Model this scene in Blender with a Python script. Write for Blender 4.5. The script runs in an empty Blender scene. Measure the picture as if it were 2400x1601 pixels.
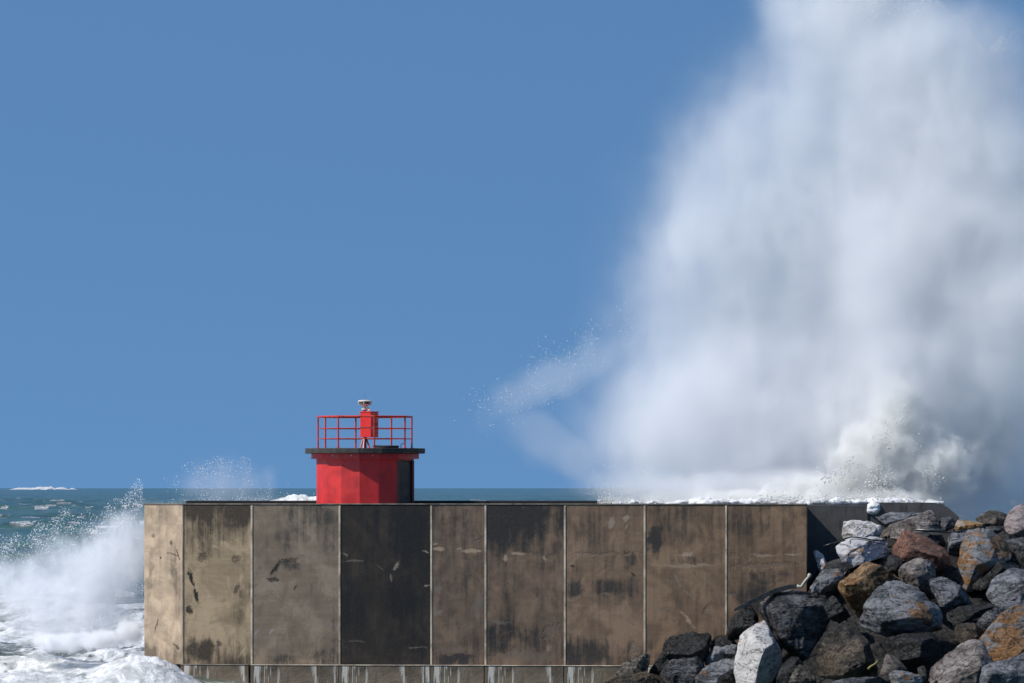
import bpy, bmesh, math, random
import numpy as np
from mathutils import Vector, Matrix

random.seed(7)
RNG = np.random.default_rng(11)
scene = bpy.context.scene
COL = scene.collection
R = math.radians

# ------------------------------------------------------------------ camera frame
F, HZ, CAMZ, BACK = 15000.0, 1143.0, 7.87, 150.0          # focal length in photo pixels, horizon row, eye height


def P(px, py, Y):
    """photo pixel (2400 wide) at distance Y -> world point"""
    D = Y + BACK                                     # the camera stands BACK metres behind the origin
    return Vector(((px - 1200.0) * D / F, Y, CAMZ - (py - HZ) * D / F))


# ------------------------------------------------------------------ numpy noise
def _hash(ix, iy, iz, seed):
    h = (ix * 374761393 + iy * 668265263 + iz * 2147483647 + seed * 1274126177) & 0xFFFFFFFF
    h = ((h ^ (h >> 13)) * 1274126177) & 0xFFFFFFFF
    h = ((h ^ (h >> 16)) * 2246822519) & 0xFFFFFFFF
    h = h ^ (h >> 15)
    return (h & 0xFFFFFF).astype(np.float64) / 0xFFFFFF


def vnoise(p, seed=0):
    p = np.asarray(p, dtype=np.float64)
    i = np.floor(p).astype(np.int64)
    f = p - i
    u = f * f * f * (f * (f * 6 - 15) + 10)
    out = 0
    for dx in (0, 1):
        wx = u[:, 0] if dx else 1 - u[:, 0]
        for dy in (0, 1):
            wy = u[:, 1] if dy else 1 - u[:, 1]
            for dz in (0, 1):
                wz = u[:, 2] if dz else 1 - u[:, 2]
                out = out + wx * wy * wz * _hash(i[:, 0] + dx, i[:, 1] + dy, i[:, 2] + dz, seed)
    return out * 2 - 1


def fbm(p, octv=4, seed=0, ridged=False):
    a, s, tot = 1.0, 0, 0
    q = np.array(p, dtype=np.float64)
    for k in range(octv):
        n = vnoise(q, seed + 17 * k)
        if ridged:
            n = 1 - 2 * np.abs(n)
        s = s + a * n
        tot += a
        a *= 0.5
        q = q * 2.03 + 3.7
    return s / tot


# ------------------------------------------------------------------ object helpers
def link(o, parent=None):
    COL.objects.link(o)
    if parent is not None:
        o.parent = parent
    return o


def tag(o, label=None, cat=None, group=None, kind=None):
    if label: o['label'] = label
    if cat: o['category'] = cat
    if group: o['group'] = group
    if kind: o['kind'] = kind
    return o


def empty(name, loc, label, cat, group=None, rz=0.0):
    o = bpy.data.objects.new(name, None)
    o.location = loc
    o.rotation_euler = (0, 0, rz)
    link(o)
    return tag(o, label, cat, group)


def obj(name, bm, mat, parent=None, smooth=False, loc=None):
    me = bpy.data.meshes.new(name)
    bmesh.ops.recalc_face_normals(bm, faces=bm.faces[:])
    bm.to_mesh(me)
    bm.free()
    if smooth:
        me.shade_smooth()
    me.materials.append(mat)
    o = bpy.data.objects.new(name, me)
    if loc is not None:
        o.location = loc
    return link(o, parent)


def add_box(bm, x0, x1, y0, y1, z0, z1, mat=None, bevel=0.0):
    g = bmesh.ops.create_cube(bm, size=1.0)
    vs = g['verts']
    for v in vs:
        v.co = Vector((x0 + (v.co.x + .5) * (x1 - x0), y0 + (v.co.y + .5) * (y1 - y0), z0 + (v.co.z + .5) * (z1 - z0)))
    if bevel > 0:
        es = list({e for v in vs for e in v.link_edges})
        r = bmesh.ops.bevel(bm, geom=es, offset=bevel, segments=2, affect='EDGES', profile=.5)
        vs = list({v for f in r['faces'] for v in f.verts} | {v for v in vs if v.is_valid})
    if mat is not None:
        for v in vs:
            v.co = mat @ v.co
    return vs


def add_tube(bm, p0, p1, r0, r1=None, n=8, cap=True):
    p0, p1 = Vector(p0), Vector(p1)
    r1 = r0 if r1 is None else r1
    d = (p1 - p0).normalized()
    a = d.orthogonal().normalized()
    b = d.cross(a)
    A = [bm.verts.new(p0 + r0 * (math.cos(t) * a + math.sin(t) * b)) for t in [2 * math.pi * k / n for k in range(n)]]
    B = [bm.verts.new(p1 + r1 * (math.cos(t) * a + math.sin(t) * b)) for t in [2 * math.pi * k / n for k in range(n)]]
    for k in range(n):
        bm.faces.new((A[k], A[(k + 1) % n], B[(k + 1) % n], B[k]))
    if cap:
        bm.faces.new(A[::-1])
        bm.faces.new(B)


def add_path(bm, pts, rads, n=8):
    """one swept tube through points"""
    pts = [Vector(p) for p in pts]
    rings = []
    for i, p in enumerate(pts):
        d = (pts[min(i + 1, len(pts) - 1)] - pts[max(i - 1, 0)]).normalized()
        a = d.cross(Vector((0.13, 1, 0.21))).normalized()
        b = d.cross(a)
        r = rads[i] if isinstance(rads, (list, tuple)) else rads
        rings.append([bm.verts.new(p + r * (math.cos(2 * math.pi * k / n) * a + math.sin(2 * math.pi * k / n) * b)) for k in range(n)])
    for A, B in zip(rings, rings[1:]):
        for k in range(n):
            bm.faces.new((A[k], A[(k + 1) % n], B[(k + 1) % n], B[k]))
    bm.faces.new(rings[0][::-1])
    bm.faces.new(rings[-1])


def add_prism(bm, poly, z0, z1, bevel=0.0):
    A = [bm.verts.new((x, y, z0)) for x, y in poly]
    B = [bm.verts.new((x, y, z1)) for x, y in poly]
    n = len(poly)
    fs = [bm.faces.new((A[k], A[(k + 1) % n], B[(k + 1) % n], B[k])) for k in range(n)]
    fs += [bm.faces.new(A[::-1]), bm.faces.new(B)]
    if bevel > 0:
        es = [e for e in {e for f in fs for e in f.edges} if abs(e.verts[0].co.z - e.verts[1].co.z) < 1e-6]
        bmesh.ops.bevel(bm, geom=es, offset=bevel, segments=2, affect='EDGES', profile=.5)


def add_lathe(bm, prof, c, n=24):
    """profile [(r, z)] turned about the vertical axis through c"""
    c = Vector(c)
    rings = [[bm.verts.new(c + Vector((r * math.cos(2 * math.pi * k / n), r * math.sin(2 * math.pi * k / n), z))) for k in range(n)] for r, z in prof]
    for A, B in zip(rings, rings[1:]):
        for k in range(n):
            bm.faces.new((A[k], A[(k + 1) % n], B[(k + 1) % n], B[k]))
    bm.faces.new(rings[0][::-1])
    bm.faces.new(rings[-1])


def remeshed(bm, voxel):
    """voxel-remesh a bmesh into one closed skin and hand back (verts, faces) arrays as a mesh"""
    me = bpy.data.meshes.new('tmp')
    bm.to_mesh(me)
    bm.free()
    o = bpy.data.objects.new('tmp', me)
    COL.objects.link(o)
    m = o.modifiers.new('r', 'REMESH')
    m.mode = 'VOXEL'
    m.voxel_size = voxel
    dg = bpy.context.evaluated_depsgraph_get()
    dg.update()
    out = bpy.data.meshes.new_from_object(o.evaluated_get(dg))
    bpy.data.objects.remove(o)
    bpy.data.meshes.remove(me)
    return out


def get_co(me):
    a = np.empty(len(me.vertices) * 3)
    me.vertices.foreach_get('co', a)
    return a.reshape(-1, 3)


def get_no(me):
    a = np.empty(len(me.vertices) * 3, dtype=np.float32)
    me.vertex_normals.foreach_get('vector', a)
    return a.reshape(-1, 3).astype(np.float64)


def set_co(me, co):
    me.vertices.foreach_set('co', co.astype(np.float32).ravel())
    me.update()


def smooth_mesh(me, it=2, f=0.5):
    co = get_co(me)
    e = np.empty(len(me.edges) * 2, dtype=np.int64)
    me.edges.foreach_get('vertices', e)
    e = e.reshape(-1, 2)
    deg = np.bincount(e.ravel(), minlength=len(co)).reshape(-1, 1).astype(float)
    deg[deg == 0] = 1
    for _ in range(it):
        s = np.zeros_like(co)
        for k in range(3):
            s[:, k] = np.bincount(e[:, 0], weights=co[e[:, 1], k], minlength=len(co)) + np.bincount(e[:, 1], weights=co[e[:, 0], k], minlength=len(co))
        co = co * (1 - f) + f * s / deg
    set_co(me, co)


# ------------------------------------------------------------------ node helpers
class NT:
    def __init__(self, tree):
        self.t = tree
        tree.nodes.clear()

    def n(self, typ, **kw):
        nd = self.t.nodes.new(typ)
        for k, v in kw.items():
            setattr(nd, k, v)
        return nd

    def put(self, sock, v):
        if isinstance(v, bpy.types.NodeSocket):
            self.t.links.new(v, sock)
        elif v is not None:
            if sock.type == 'RGBA' and len(v) == 3:
                v = (*v, 1)
            sock.default_value = v

    def math(self, op, a, b=None, c=None, clamp=False):
        nd = self.n('ShaderNodeMath', operation=op, use_clamp=clamp)
        self.put(nd.inputs[0], a)
        self.put(nd.inputs[1], b)
        self.put(nd.inputs[2], c)
        return nd.outputs[0]

    def vmath(self, op, a, b=None):
        nd = self.n('ShaderNodeVectorMath', operation=op)
        self.put(nd.inputs[0], a)
        if b is not None:
            self.put(nd.inputs[1], b)
        return nd.outputs[1] if op in ('LENGTH', 'DISTANCE', 'DOT_PRODUCT') else nd.outputs[0]

    def scale(self, a, s):
        nd = self.n('ShaderNodeVectorMath', operation='SCALE')
        self.put(nd.inputs[0], a)
        nd.inputs['Scale'].default_value = s
        return nd.outputs[0]

    def mapping(self, v, loc=(0, 0, 0), rot=(0, 0, 0), sc=(1, 1, 1), typ='POINT'):
        nd = self.n('ShaderNodeMapping', vector_type=typ)
        self.put(nd.inputs[0], v)
        nd.inputs[1].default_value = loc
        nd.inputs[2].default_value = rot
        nd.inputs[3].default_value = sc
        return nd.outputs[0]

    def noise(self, v, scale, detail=3, rough=.5, dist=0.0, color=False):
        nd = self.n('ShaderNodeTexNoise')
        self.put(nd.inputs['Vector'], v)
        nd.inputs['Scale'].default_value = scale
        nd.inputs['Detail'].default_value = detail
        nd.inputs['Roughness'].default_value = rough
        nd.inputs['Distortion'].default_value = dist
        return nd.outputs['Color' if color else 'Fac']

    def smooth(self, v, a, b, o0=0.0, o1=1.0):
        nd = self.n('ShaderNodeMapRange', interpolation_type='SMOOTHSTEP')
        self.put(nd.inputs[0], v)
        nd.inputs[1].default_value, nd.inputs[2].default_value = a, b
        nd.inputs[3].default_value, nd.inputs[4].default_value = o0, o1
        return nd.outputs[0]

    def mix(self, f, a, b, mode='MIX'):
        nd = self.n('ShaderNodeMix', data_type='RGBA', blend_type=mode)
        self.put(nd.inputs[0], f)
        self.put(nd.inputs[6], a)
        self.put(nd.inputs[7], b)
        return nd.outputs[2]

    def ramp(self, f, stops):
        nd = self.n('ShaderNodeValToRGB')
        self.put(nd.inputs[0], f)
        el = nd.color_ramp.elements
        while len(el) < len(stops):
            el.new(0.5)
        for e, (p, c) in zip(el, stops):
            e.position = p
            e.color = (*c, 1)
        return nd.outputs[0]

    def sep(self, v):
        nd = self.n('ShaderNodeSeparateXYZ')
        self.put(nd.inputs[0], v)
        return nd.outputs

    def comb(self, x, y, z):
        nd = self.n('ShaderNodeCombineXYZ')
        for i, v in enumerate((x, y, z)):
            self.put(nd.inputs[i], v)
        return nd.outputs[0]

    def bump(self, h, strength, dist=0.02, normal=None):
        nd = self.n('ShaderNodeBump')
        self.put(nd.inputs['Height'], h)
        nd.inputs['Strength'].default_value = strength
        nd.inputs['Distance'].default_value = dist
        if normal is not None:
            self.put(nd.inputs['Normal'], normal)
        return nd.outputs[0]

    def bsdf(self, color, rough, normal=None, metal=0.0, spec=0.5):
        b = self.n('ShaderNodeBsdfPrincipled')
        self.put(b.inputs['Base Color'], color)
        self.put(b.inputs['Roughness'], rough)
        self.put(b.inputs['Metallic'], metal)
        self.put(b.inputs['Specular IOR Level'], spec)
        if normal is not None:
            self.put(b.inputs['Normal'], normal)
        o = self.n('ShaderNodeOutputMaterial')
        self.t.links.new(b.outputs[0], o.inputs['Surface'])
        return b


def material(name):
    m = bpy.data.materials.new(name)
    m.use_nodes = True
    return m, NT(m.node_tree)


def srgb(r, g, b):
    f = lambda c: (c / 255) / 12.92 if c / 255 <= .04045 else ((c / 255 + .055) / 1.055) ** 2.4
    return (f(r), f(g), f(b))


def obj_coords(nt, random_offset=True):
    tc = nt.n('ShaderNodeTexCoord').outputs['Object']
    if not random_offset:
        return tc
    oi = nt.n('ShaderNodeObjectInfo').outputs['Random']
    return nt.vmath('ADD', tc, nt.comb(nt.math('MULTIPLY', oi, 91.0), nt.math('MULTIPLY', oi, 57.0), nt.math('MULTIPLY', oi, 133.0)))


# ------------------------------------------------------------------ materials
def rock_mat(name, dark, mid, light, stain=None, spec=.3, stain_amt=0.0, rough=.6, strata=1.0, veins=.3, specks_glints=.3, tilt=(.5, .3, 0), contrast=1.0):
    m, nt = material(name)
    v = obj_coords(nt)
    big = nt.noise(v, .9, 5, .6, .3)
    st = nt.noise(nt.mapping(v, rot=tilt, sc=(.8, .8, 3.2)), 1.0, 7, .66, 1.0)
    fine = nt.noise(v, 9.0, 6, .7)
    f = nt.math('ADD', nt.math('MULTIPLY', big, .45), nt.math('MULTIPLY', st, .4 * strata + .1))
    f = nt.math('ADD', f, nt.math('MULTIPLY', nt.math('SUBTRACT', fine, .5), .34))
    f = nt.math('ADD', nt.math('MULTIPLY', nt.math('SUBTRACT', f, .42), 2.0 * contrast), .45, clamp=True)
    c = nt.ramp(f, [(0.05, dark), (.48, mid), (.95, light)])
    if stain:
        s = nt.smooth(nt.noise(nt.mapping(v, rot=tilt, sc=(1, 1, 2.2)), .75, 5, .65, .8), .62 - .35 * stain_amt, .72 - .3 * stain_amt)
        sc = nt.mix(nt.smooth(fine, .35, .65), tuple(x * .45 for x in stain), stain)
        c = nt.mix(nt.math('MULTIPLY', s, .92), c, sc)
    # pale quartz veins
    vn = nt.math('ABSOLUTE', nt.math('SUBTRACT', nt.noise(nt.mapping(v, rot=tilt, sc=(.6, .6, 2.4)), 1.6, 6, .6, 1.0), .5))
    vm = nt.math('MULTIPLY', nt.smooth(vn, .022, .004), nt.smooth(nt.noise(v, 1.1, 2), .45, .62))
    c = nt.mix(nt.math('MULTIPLY', vm, veins), c, tuple(min(1, x * 1.5 + .08) for x in light))
    # pale speckles, with glints of wet rock put into the colour
    sp = nt.math('MULTIPLY', nt.smooth(nt.noise(v, 17, 3, .65), .63, .70), nt.smooth(nt.noise(v, 1.7, 3), .48, .6))
    c = nt.mix(nt.math('MULTIPLY', sp, specks_glints), c, (.55, .55, .53))
    # dark cracks
    cr = nt.math('ABSOLUTE', nt.math('SUBTRACT', nt.noise(nt.mapping(v, rot=(1.1, .4, .3), sc=(1, 1, 1.8)), 1.0, 5, .62, 1.4), .5))
    cm = nt.smooth(cr, .014, .002)
    c = nt.mix(nt.math('MULTIPLY', cm, .75), c, tuple(x * .25 for x in dark))
    h = nt.math('ADD', nt.math('MULTIPLY', st, .8), nt.math('MULTIPLY', fine, .4))
    h = nt.math('ADD', h, nt.math('MULTIPLY', nt.noise(v, 34, 4, .7), .22))
    h = nt.math('SUBTRACT', h, nt.math('MULTIPLY', cm, .5))
    b = nt.bump(h, 1.0, .13)
    rg = nt.smooth(nt.noise(v, 2.5, 4), .35, .68, max(.12, rough - .28), min(1, rough + .2))
    nt.bsdf(c, rg, b, spec=spec)
    return m


ROCK = {
    'dark': rock_mat('rock_dark', (.0045, .0045, .005), (.019, .019, .0195), (.12, .12, .13), rough=.42, veins=.5, specks_glints=.75, contrast=1.50),
    'black': rock_mat('rock_black', (.003, .003, .003), (.010, .0095, .0095), (.05, .05, .05), rough=.5, veins=.1, specks_glints=.45),
    'blue': rock_mat('rock_blue_grey', (.011, .0115, .013), (.068, .071, .081), (.25, .255, .275), rough=.55, veins=.4, specks_glints=.2, tilt=(.35, -.4, 0), contrast=1.35),
    'slate': rock_mat('rock_slate', (.006, .006, .0065), (.032, .033, .036), (.17, .175, .185), stain=(.20, .095, .03), stain_amt=.18, rough=.5, veins=.5, specks_glints=.4, tilt=(-.3, .7, 0), strata=1.3, contrast=1.70),
    'white': rock_mat('rock_white', (.20, .19, .185), (.54, .515, .50), (.68, .65, .625), rough=.8, veins=.1, specks_glints=.0, strata=.7, tilt=(.2, 1.2, 0), contrast=.8),
    'pale': rock_mat('rock_pale', (.16, .165, .19), (.40, .40, .43), (.62, .59, .57), stain=(.38, .19, .08), stain_amt=.2, rough=.8, veins=.2, specks_glints=.1),
    'ochre': rock_mat('rock_ochre', (.010, .006, .003), (.075, .042, .017), (.30, .19, .09), stain=(.24, .105, .028), stain_amt=.35, rough=.5, veins=.15, specks_glints=.15, contrast=1.50),
    'red': rock_mat('rock_red', (.035, .017, .011), (.15, .066, .040), (.33, .19, .14), stain=(.13, .085, .065), stain_amt=.18, rough=.62, veins=.2, specks_glints=.2, strata=.8, contrast=1.20),
    'pink': rock_mat('rock_pink', (.14, .115, .11), (.30, .255, .25), (.42, .37, .36), rough=.85, veins=.0, specks_glints=.0, strata=.3, contrast=.6),
    'taupe': rock_mat('rock_taupe', (.014, .011, .0095), (.088, .074, .068), (.29, .255, .235), stain=(.09, .045, .025), stain_amt=.15, rough=.65, veins=.3, specks_glints=.2, contrast=1.35),
    'brown': rock_mat('rock_brown_wet', (.004, .003, .002), (.017, .0125, .008), (.09, .066, .042), rough=.3, veins=.35, specks_glints=.4, tilt=(.2, 1.3, 0), contrast=1.70),
    'olive': rock_mat('rock_olive', (.008, .007, .005), (.046, .040, .032), (.18, .155, .13), rough=.6, veins=.3, specks_glints=.3, contrast=1.40),
    'tan': rock_mat('rock_tan', (.06, .045, .03), (.26, .21, .155), (.42, .37, .31), stain=(.34, .175, .055), stain_amt=.35, rough=.7, veins=.1, specks_glints=.05),
    'slab': rock_mat('rock_orange_grey', (.018, .016, .013), (.125, .13, .135), (.27, .28, .29), stain=(.25, .115, .03), stain_amt=.62, rough=.6, veins=.1, specks_glints=.1, tilt=(.9, .4, 0)),
}


def simple_mat(name, col, rough=.5, metal=0.0, var=.25, vs=3.0, bump=.15, spec=.5, stain=None, stain_w=.5):
    m, nt = material(name)
    v = obj_coords(nt)
    n = nt.noise(v, vs, 5, .6)
    c = nt.mix(nt.smooth(n, .3, .7), tuple(x * (1 - var) for x in col), tuple(min(1, x * (1 + var * .6)) for x in col))
    if stain:
        s = nt.smooth(nt.noise(nt.mapping(v, sc=(4, 4, .8)), 1.6, 6, .65), .54, .72)
        c = nt.mix(nt.math('MULTIPLY', s, stain_w), c, stain)
    b = nt.bump(nt.noise(v, vs * 12, 3), bump, .01)
    nt.bsdf(c, nt.smooth(n, .3, .7, max(.05, rough - .1), min(1, rough + .12)), b, metal, spec)
    return m


RED = simple_mat('red_paint', (.58, .024, .022), .5, var=.22, vs=1.6, stain=(.22, .03, .024), stain_w=.6, bump=.3)
RED_RAIL = simple_mat('red_rail_paint', (.55, .028, .012), .42, var=.2, vs=6, stain=(.10, .022, .012), stain_w=.8)
RED_BOX = simple_mat('red_cabinet_paint', (.66, .018, .014), .4, var=.1, vs=4)
SLAB_C = simple_mat('dark_weathered_slab', (.040, .037, .033), .8, var=.45, vs=3, stain=(.14, .10, .06), stain_w=.5, bump=.4)
DOORC = simple_mat('dark_doorway', (.012, .013, .016), .6, var=.3)  # near black stands in for the dark inside the doorway
FRAMEC = simple_mat('door_frame_paint', (.16, .03, .02), .5, var=.3, vs=5)
WHITEP = simple_mat('lantern_white', (.62, .58, .50), .4, var=.1)
GLASSY = simple_mat('lantern_lens', (.09, .06, .035), .12, var=.4, vs=9)
STEEL = simple_mat('dull_steel', (.17, .165, .15), .4, metal=.7, var=.3, vs=8)
BLACKM = simple_mat('black_rubber', (.009, .009, .010), .38, var=.3)
WOOD = simple_mat('wet_timber', (.06, .054, .048), .45, var=.5, vs=5, stain=(.12, .10, .085), stain_w=.5, bump=.5)
PALEWOOD = simple_mat('bleached_wood', (.42, .39, .33), .7, var=.2, vs=6, bump=.4)
STRAW = simple_mat('yellow_reed', (.26, .22, .06), .6, var=.25, vs=7)
JOINT = simple_mat('pale_joint_lit_ledge', (.50, .42, .32), .8, var=.55, vs=1.3, stain=(.13, .10, .08), stain_w=.85)
JOINT_D = simple_mat('grey_joint_lit_ledge', (.19, .165, .135), .8, var=.5, vs=1.3)
KERBC = simple_mat('dark_kerb', (.016, .015, .014), .7, var=.4)
REARC = simple_mat('shaded_wall_concrete', (.085, .08, .076), .85, var=.35, vs=1.2, stain=(.03, .027, .025), stain_w=.8, bump=.4)  # shade of the recess is put into this darkened concrete colour


def foam_mat(name, col, col2, rough=.75, bscale=9, bstr=.7, sss=False):
    m, nt = material(name)
    v = nt.n('ShaderNodeNewGeometry').outputs['Position']
    a = nt.noise(v, bscale * .35, 6, .7)
    c = nt.mix(nt.smooth(a, .36, .58), col2, col)
    h = nt.noise(v, bscale, 6, .75)
    nt.bsdf(c, rough, nt.bump(h, bstr, .12), spec=.3)
    return m


FOAM = foam_mat('foam_white', (.86, .86, .86), (.62, .63, .60))
FOAM_G = foam_mat('foam_grey_green', (.84, .85, .83), (.52, .54, .49), bscale=6, bstr=1.0)
m, nt = material('water_drops')
nt.bsdf((.86, .88, .90), .35, spec=.4)
DROPS = m


# concrete panels: stains are wear with a shape of their own, drawn in panel space (x along, z up)
def concrete(name, base, dark, dark_amt, top=0.0, bottom=0.0, left=0.0, w=3.0, h=6.25, strokes=(), blobs=(), pale=None, seed=0.0, pale_amt=.5):
    m, nt = material(name)
    v0 = nt.n('ShaderNodeTexCoord').outputs['Object']
    v = nt.vmath('ADD', v0, (seed * 13.7, seed * 3.1, seed * 7.9))
    pale = pale or tuple(min(1, c * 1.55) for c in base)
    x, y, z = nt.sep(v0)
    zz = nt.math('DIVIDE', z, h)
    patch = nt.noise(v, .85, 7, .62, .7)
    streak = nt.noise(nt.mapping(v, sc=(3.2, 3.2, .22)), 1.5, 6, .65)
    horiz = nt.noise(nt.mapping(v, sc=(.35, .35, 3.4)), 1.2, 6, .68)
    fine = nt.noise(v, 16, 5, .7)
    c = nt.mix(nt.smooth(horiz, .36, .66), tuple(k * .80 for k in base), base)
    c = nt.mix(nt.math('MULTIPLY', nt.smooth(patch, .44, .62), pale_amt), c, pale)
    c = nt.mix(nt.math('MULTIPLY', nt.smooth(nt.noise(nt.mapping(v, sc=(1, 1, .6)), 1.25, 6, .65, .8), .48, .66), .55), c, tuple(k * .62 for k in base))
    dm = nt.math('ADD', nt.math('MULTIPLY', patch, -.5), nt.math('MULTIPLY', streak, 1.0))
    dm = nt.math('ADD', dm, nt.math('MULTIPLY', horiz, .25))
    mid = nt.noise(nt.mapping(v, sc=(1.3, 1.3, .9)), 1.9, 7, .7, .5)
    dm = nt.math('ADD', dm, nt.math('MULTIPLY', nt.math('SUBTRACT', mid, .5), .75))
    dm = nt.math('ADD', dm, dark_amt - .77)
    if top: dm = nt.math('ADD', dm, nt.math('MULTIPLY', nt.smooth(zz, .55, 1.0), top))
    if bottom: dm = nt.math('ADD', dm, nt.math('MULTIPLY', nt.smooth(zz, .22, 0.0), bottom))
    wv = nt.vmath('ADD', v0, nt.scale(nt.vmath('SUBTRACT', nt.noise(v, 2.2, 5, .65, color=True), (.5, .5, .5)), .9))
    for (u0, z0, rx, rz, s) in blobs:                       # damp patches
        d = nt.vmath('LENGTH', nt.mapping(wv, loc=(u0, 0, z0), sc=(rx, 50, rz), typ='TEXTURE'))
        dm = nt.math('ADD', dm, nt.math('MULTIPLY', nt.smooth(d, 1.15, .35), s))
    dm = nt.smooth(dm, -.24, .32)
    dm = nt.math('MULTIPLY', dm, nt.smooth(fine, .15, .55, .72, 1.0))
    c = nt.mix(dm, c, dark)
    # pale efflorescence runs
    run = nt.math('MULTIPLY', nt.smooth(nt.noise(nt.mapping(v, sc=(5, 5, .5)), 1.4, 4, .6), .62, .76), nt.smooth(nt.noise(v, .7, 3), .48, .62))
    c = nt.mix(nt.math('MULTIPLY', run, .35), c, pale)
    wv2 = nt.vmath('ADD', v0, nt.scale(nt.vmath('SUBTRACT', nt.noise(v, 1.6, 3, .6, color=True), (.5, .5, .5)), .30))
    wv2 = nt.vmath('ADD', wv2, nt.scale(nt.vmath('SUBTRACT', nt.noise(v, 13, 4, .75, color=True), (.5, .5, .5)), .14))
    rag = nt.noise(v, 6.5, 5, .75)
    hh = nt.math('MULTIPLY', fine, .3)
    for (u0, z0, u1, z1, wd, col, s) in strokes:            # cracks, chips, pour lines
        L = math.hypot(u1 - u0, z1 - z0)
        q = nt.mapping(wv2, loc=((u0 + u1) / 2, 0, (z0 + z1) / 2), rot=(0, -math.atan2(z1 - z0, u1 - u0), 0), sc=(L / 2, 80, wd), typ='TEXTURE')
        d = nt.vmath('LENGTH', q)
        d = nt.math('ADD', d, nt.math('MULTIPLY', nt.math('SUBTRACT', rag, .5), 2.6))
        mk = nt.smooth(d, 1.05, .45)
        c = nt.mix(nt.math('MULTIPLY', mk, s), c, col)
        if sum(col) < sum(base):
            hh = nt.math('SUBTRACT', hh, nt.math('MULTIPLY', mk, .6))
    # pin holes and spatter
    pin = nt.smooth(nt.noise(v, 11, 1, .5), .76, .80)
    c = nt.mix(nt.math('MULTIPLY', pin, .6), c, tuple(k * .6 for k in dark))
    c = nt.mix(nt.math('MULTIPLY', nt.smooth(nt.noise(v, 45, 3, .7), .35, .65), .28), c, nt.mix(1.0, c, (.55, .55, .55), 'MULTIPLY'))
    hh = nt.math('ADD', hh, nt.math('MULTIPLY', nt.noise(v, 3.0, 5, .6), .4))
    nt.bsdf(c, nt.smooth(dm, 0, 1, .85, .6), nt.bump(hh, .55, .05), spec=.35)
    return m


# ------------------------------------------------------------------ harbour wall
ZT, ZL = 7.2, 0.95                                   # wall top, ledge level
BX = [337, 429, 590, 796, 1011, 1138, 1324, 1511, 1702, 1892]
BY = [101.7, 100.6] + [100.0 - (p - 590) / 1302 * 2.1 for p in BX[2:]]
NODE = [Vector(((p - 1200) * (y + BACK) / F, y, 0)) for p, y in zip(BX, BY)]
PH = ZT - ZL


def pl(k, px, py):
    """photo pixel -> panel-local (u, z)"""
    w = (NODE[k + 1] - NODE[k]).length
    return ((px - BX[k]) / (BX[k + 1] - BX[k]) * w, (1560 - py) / 377 * PH)


def SS(k, lst):
    out = []
    for (a, b, c, d, wd, col, s) in lst:
        out.append((*pl(k, a, b), *pl(k, c, d), wd, col, s))
    return out


def BB(k, lst):
    out = []
    for (a, b, rx, ry, s) in lst:
        out.append((*pl(k, a, b), rx / 60, ry / 60, s))
    return out


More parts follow.
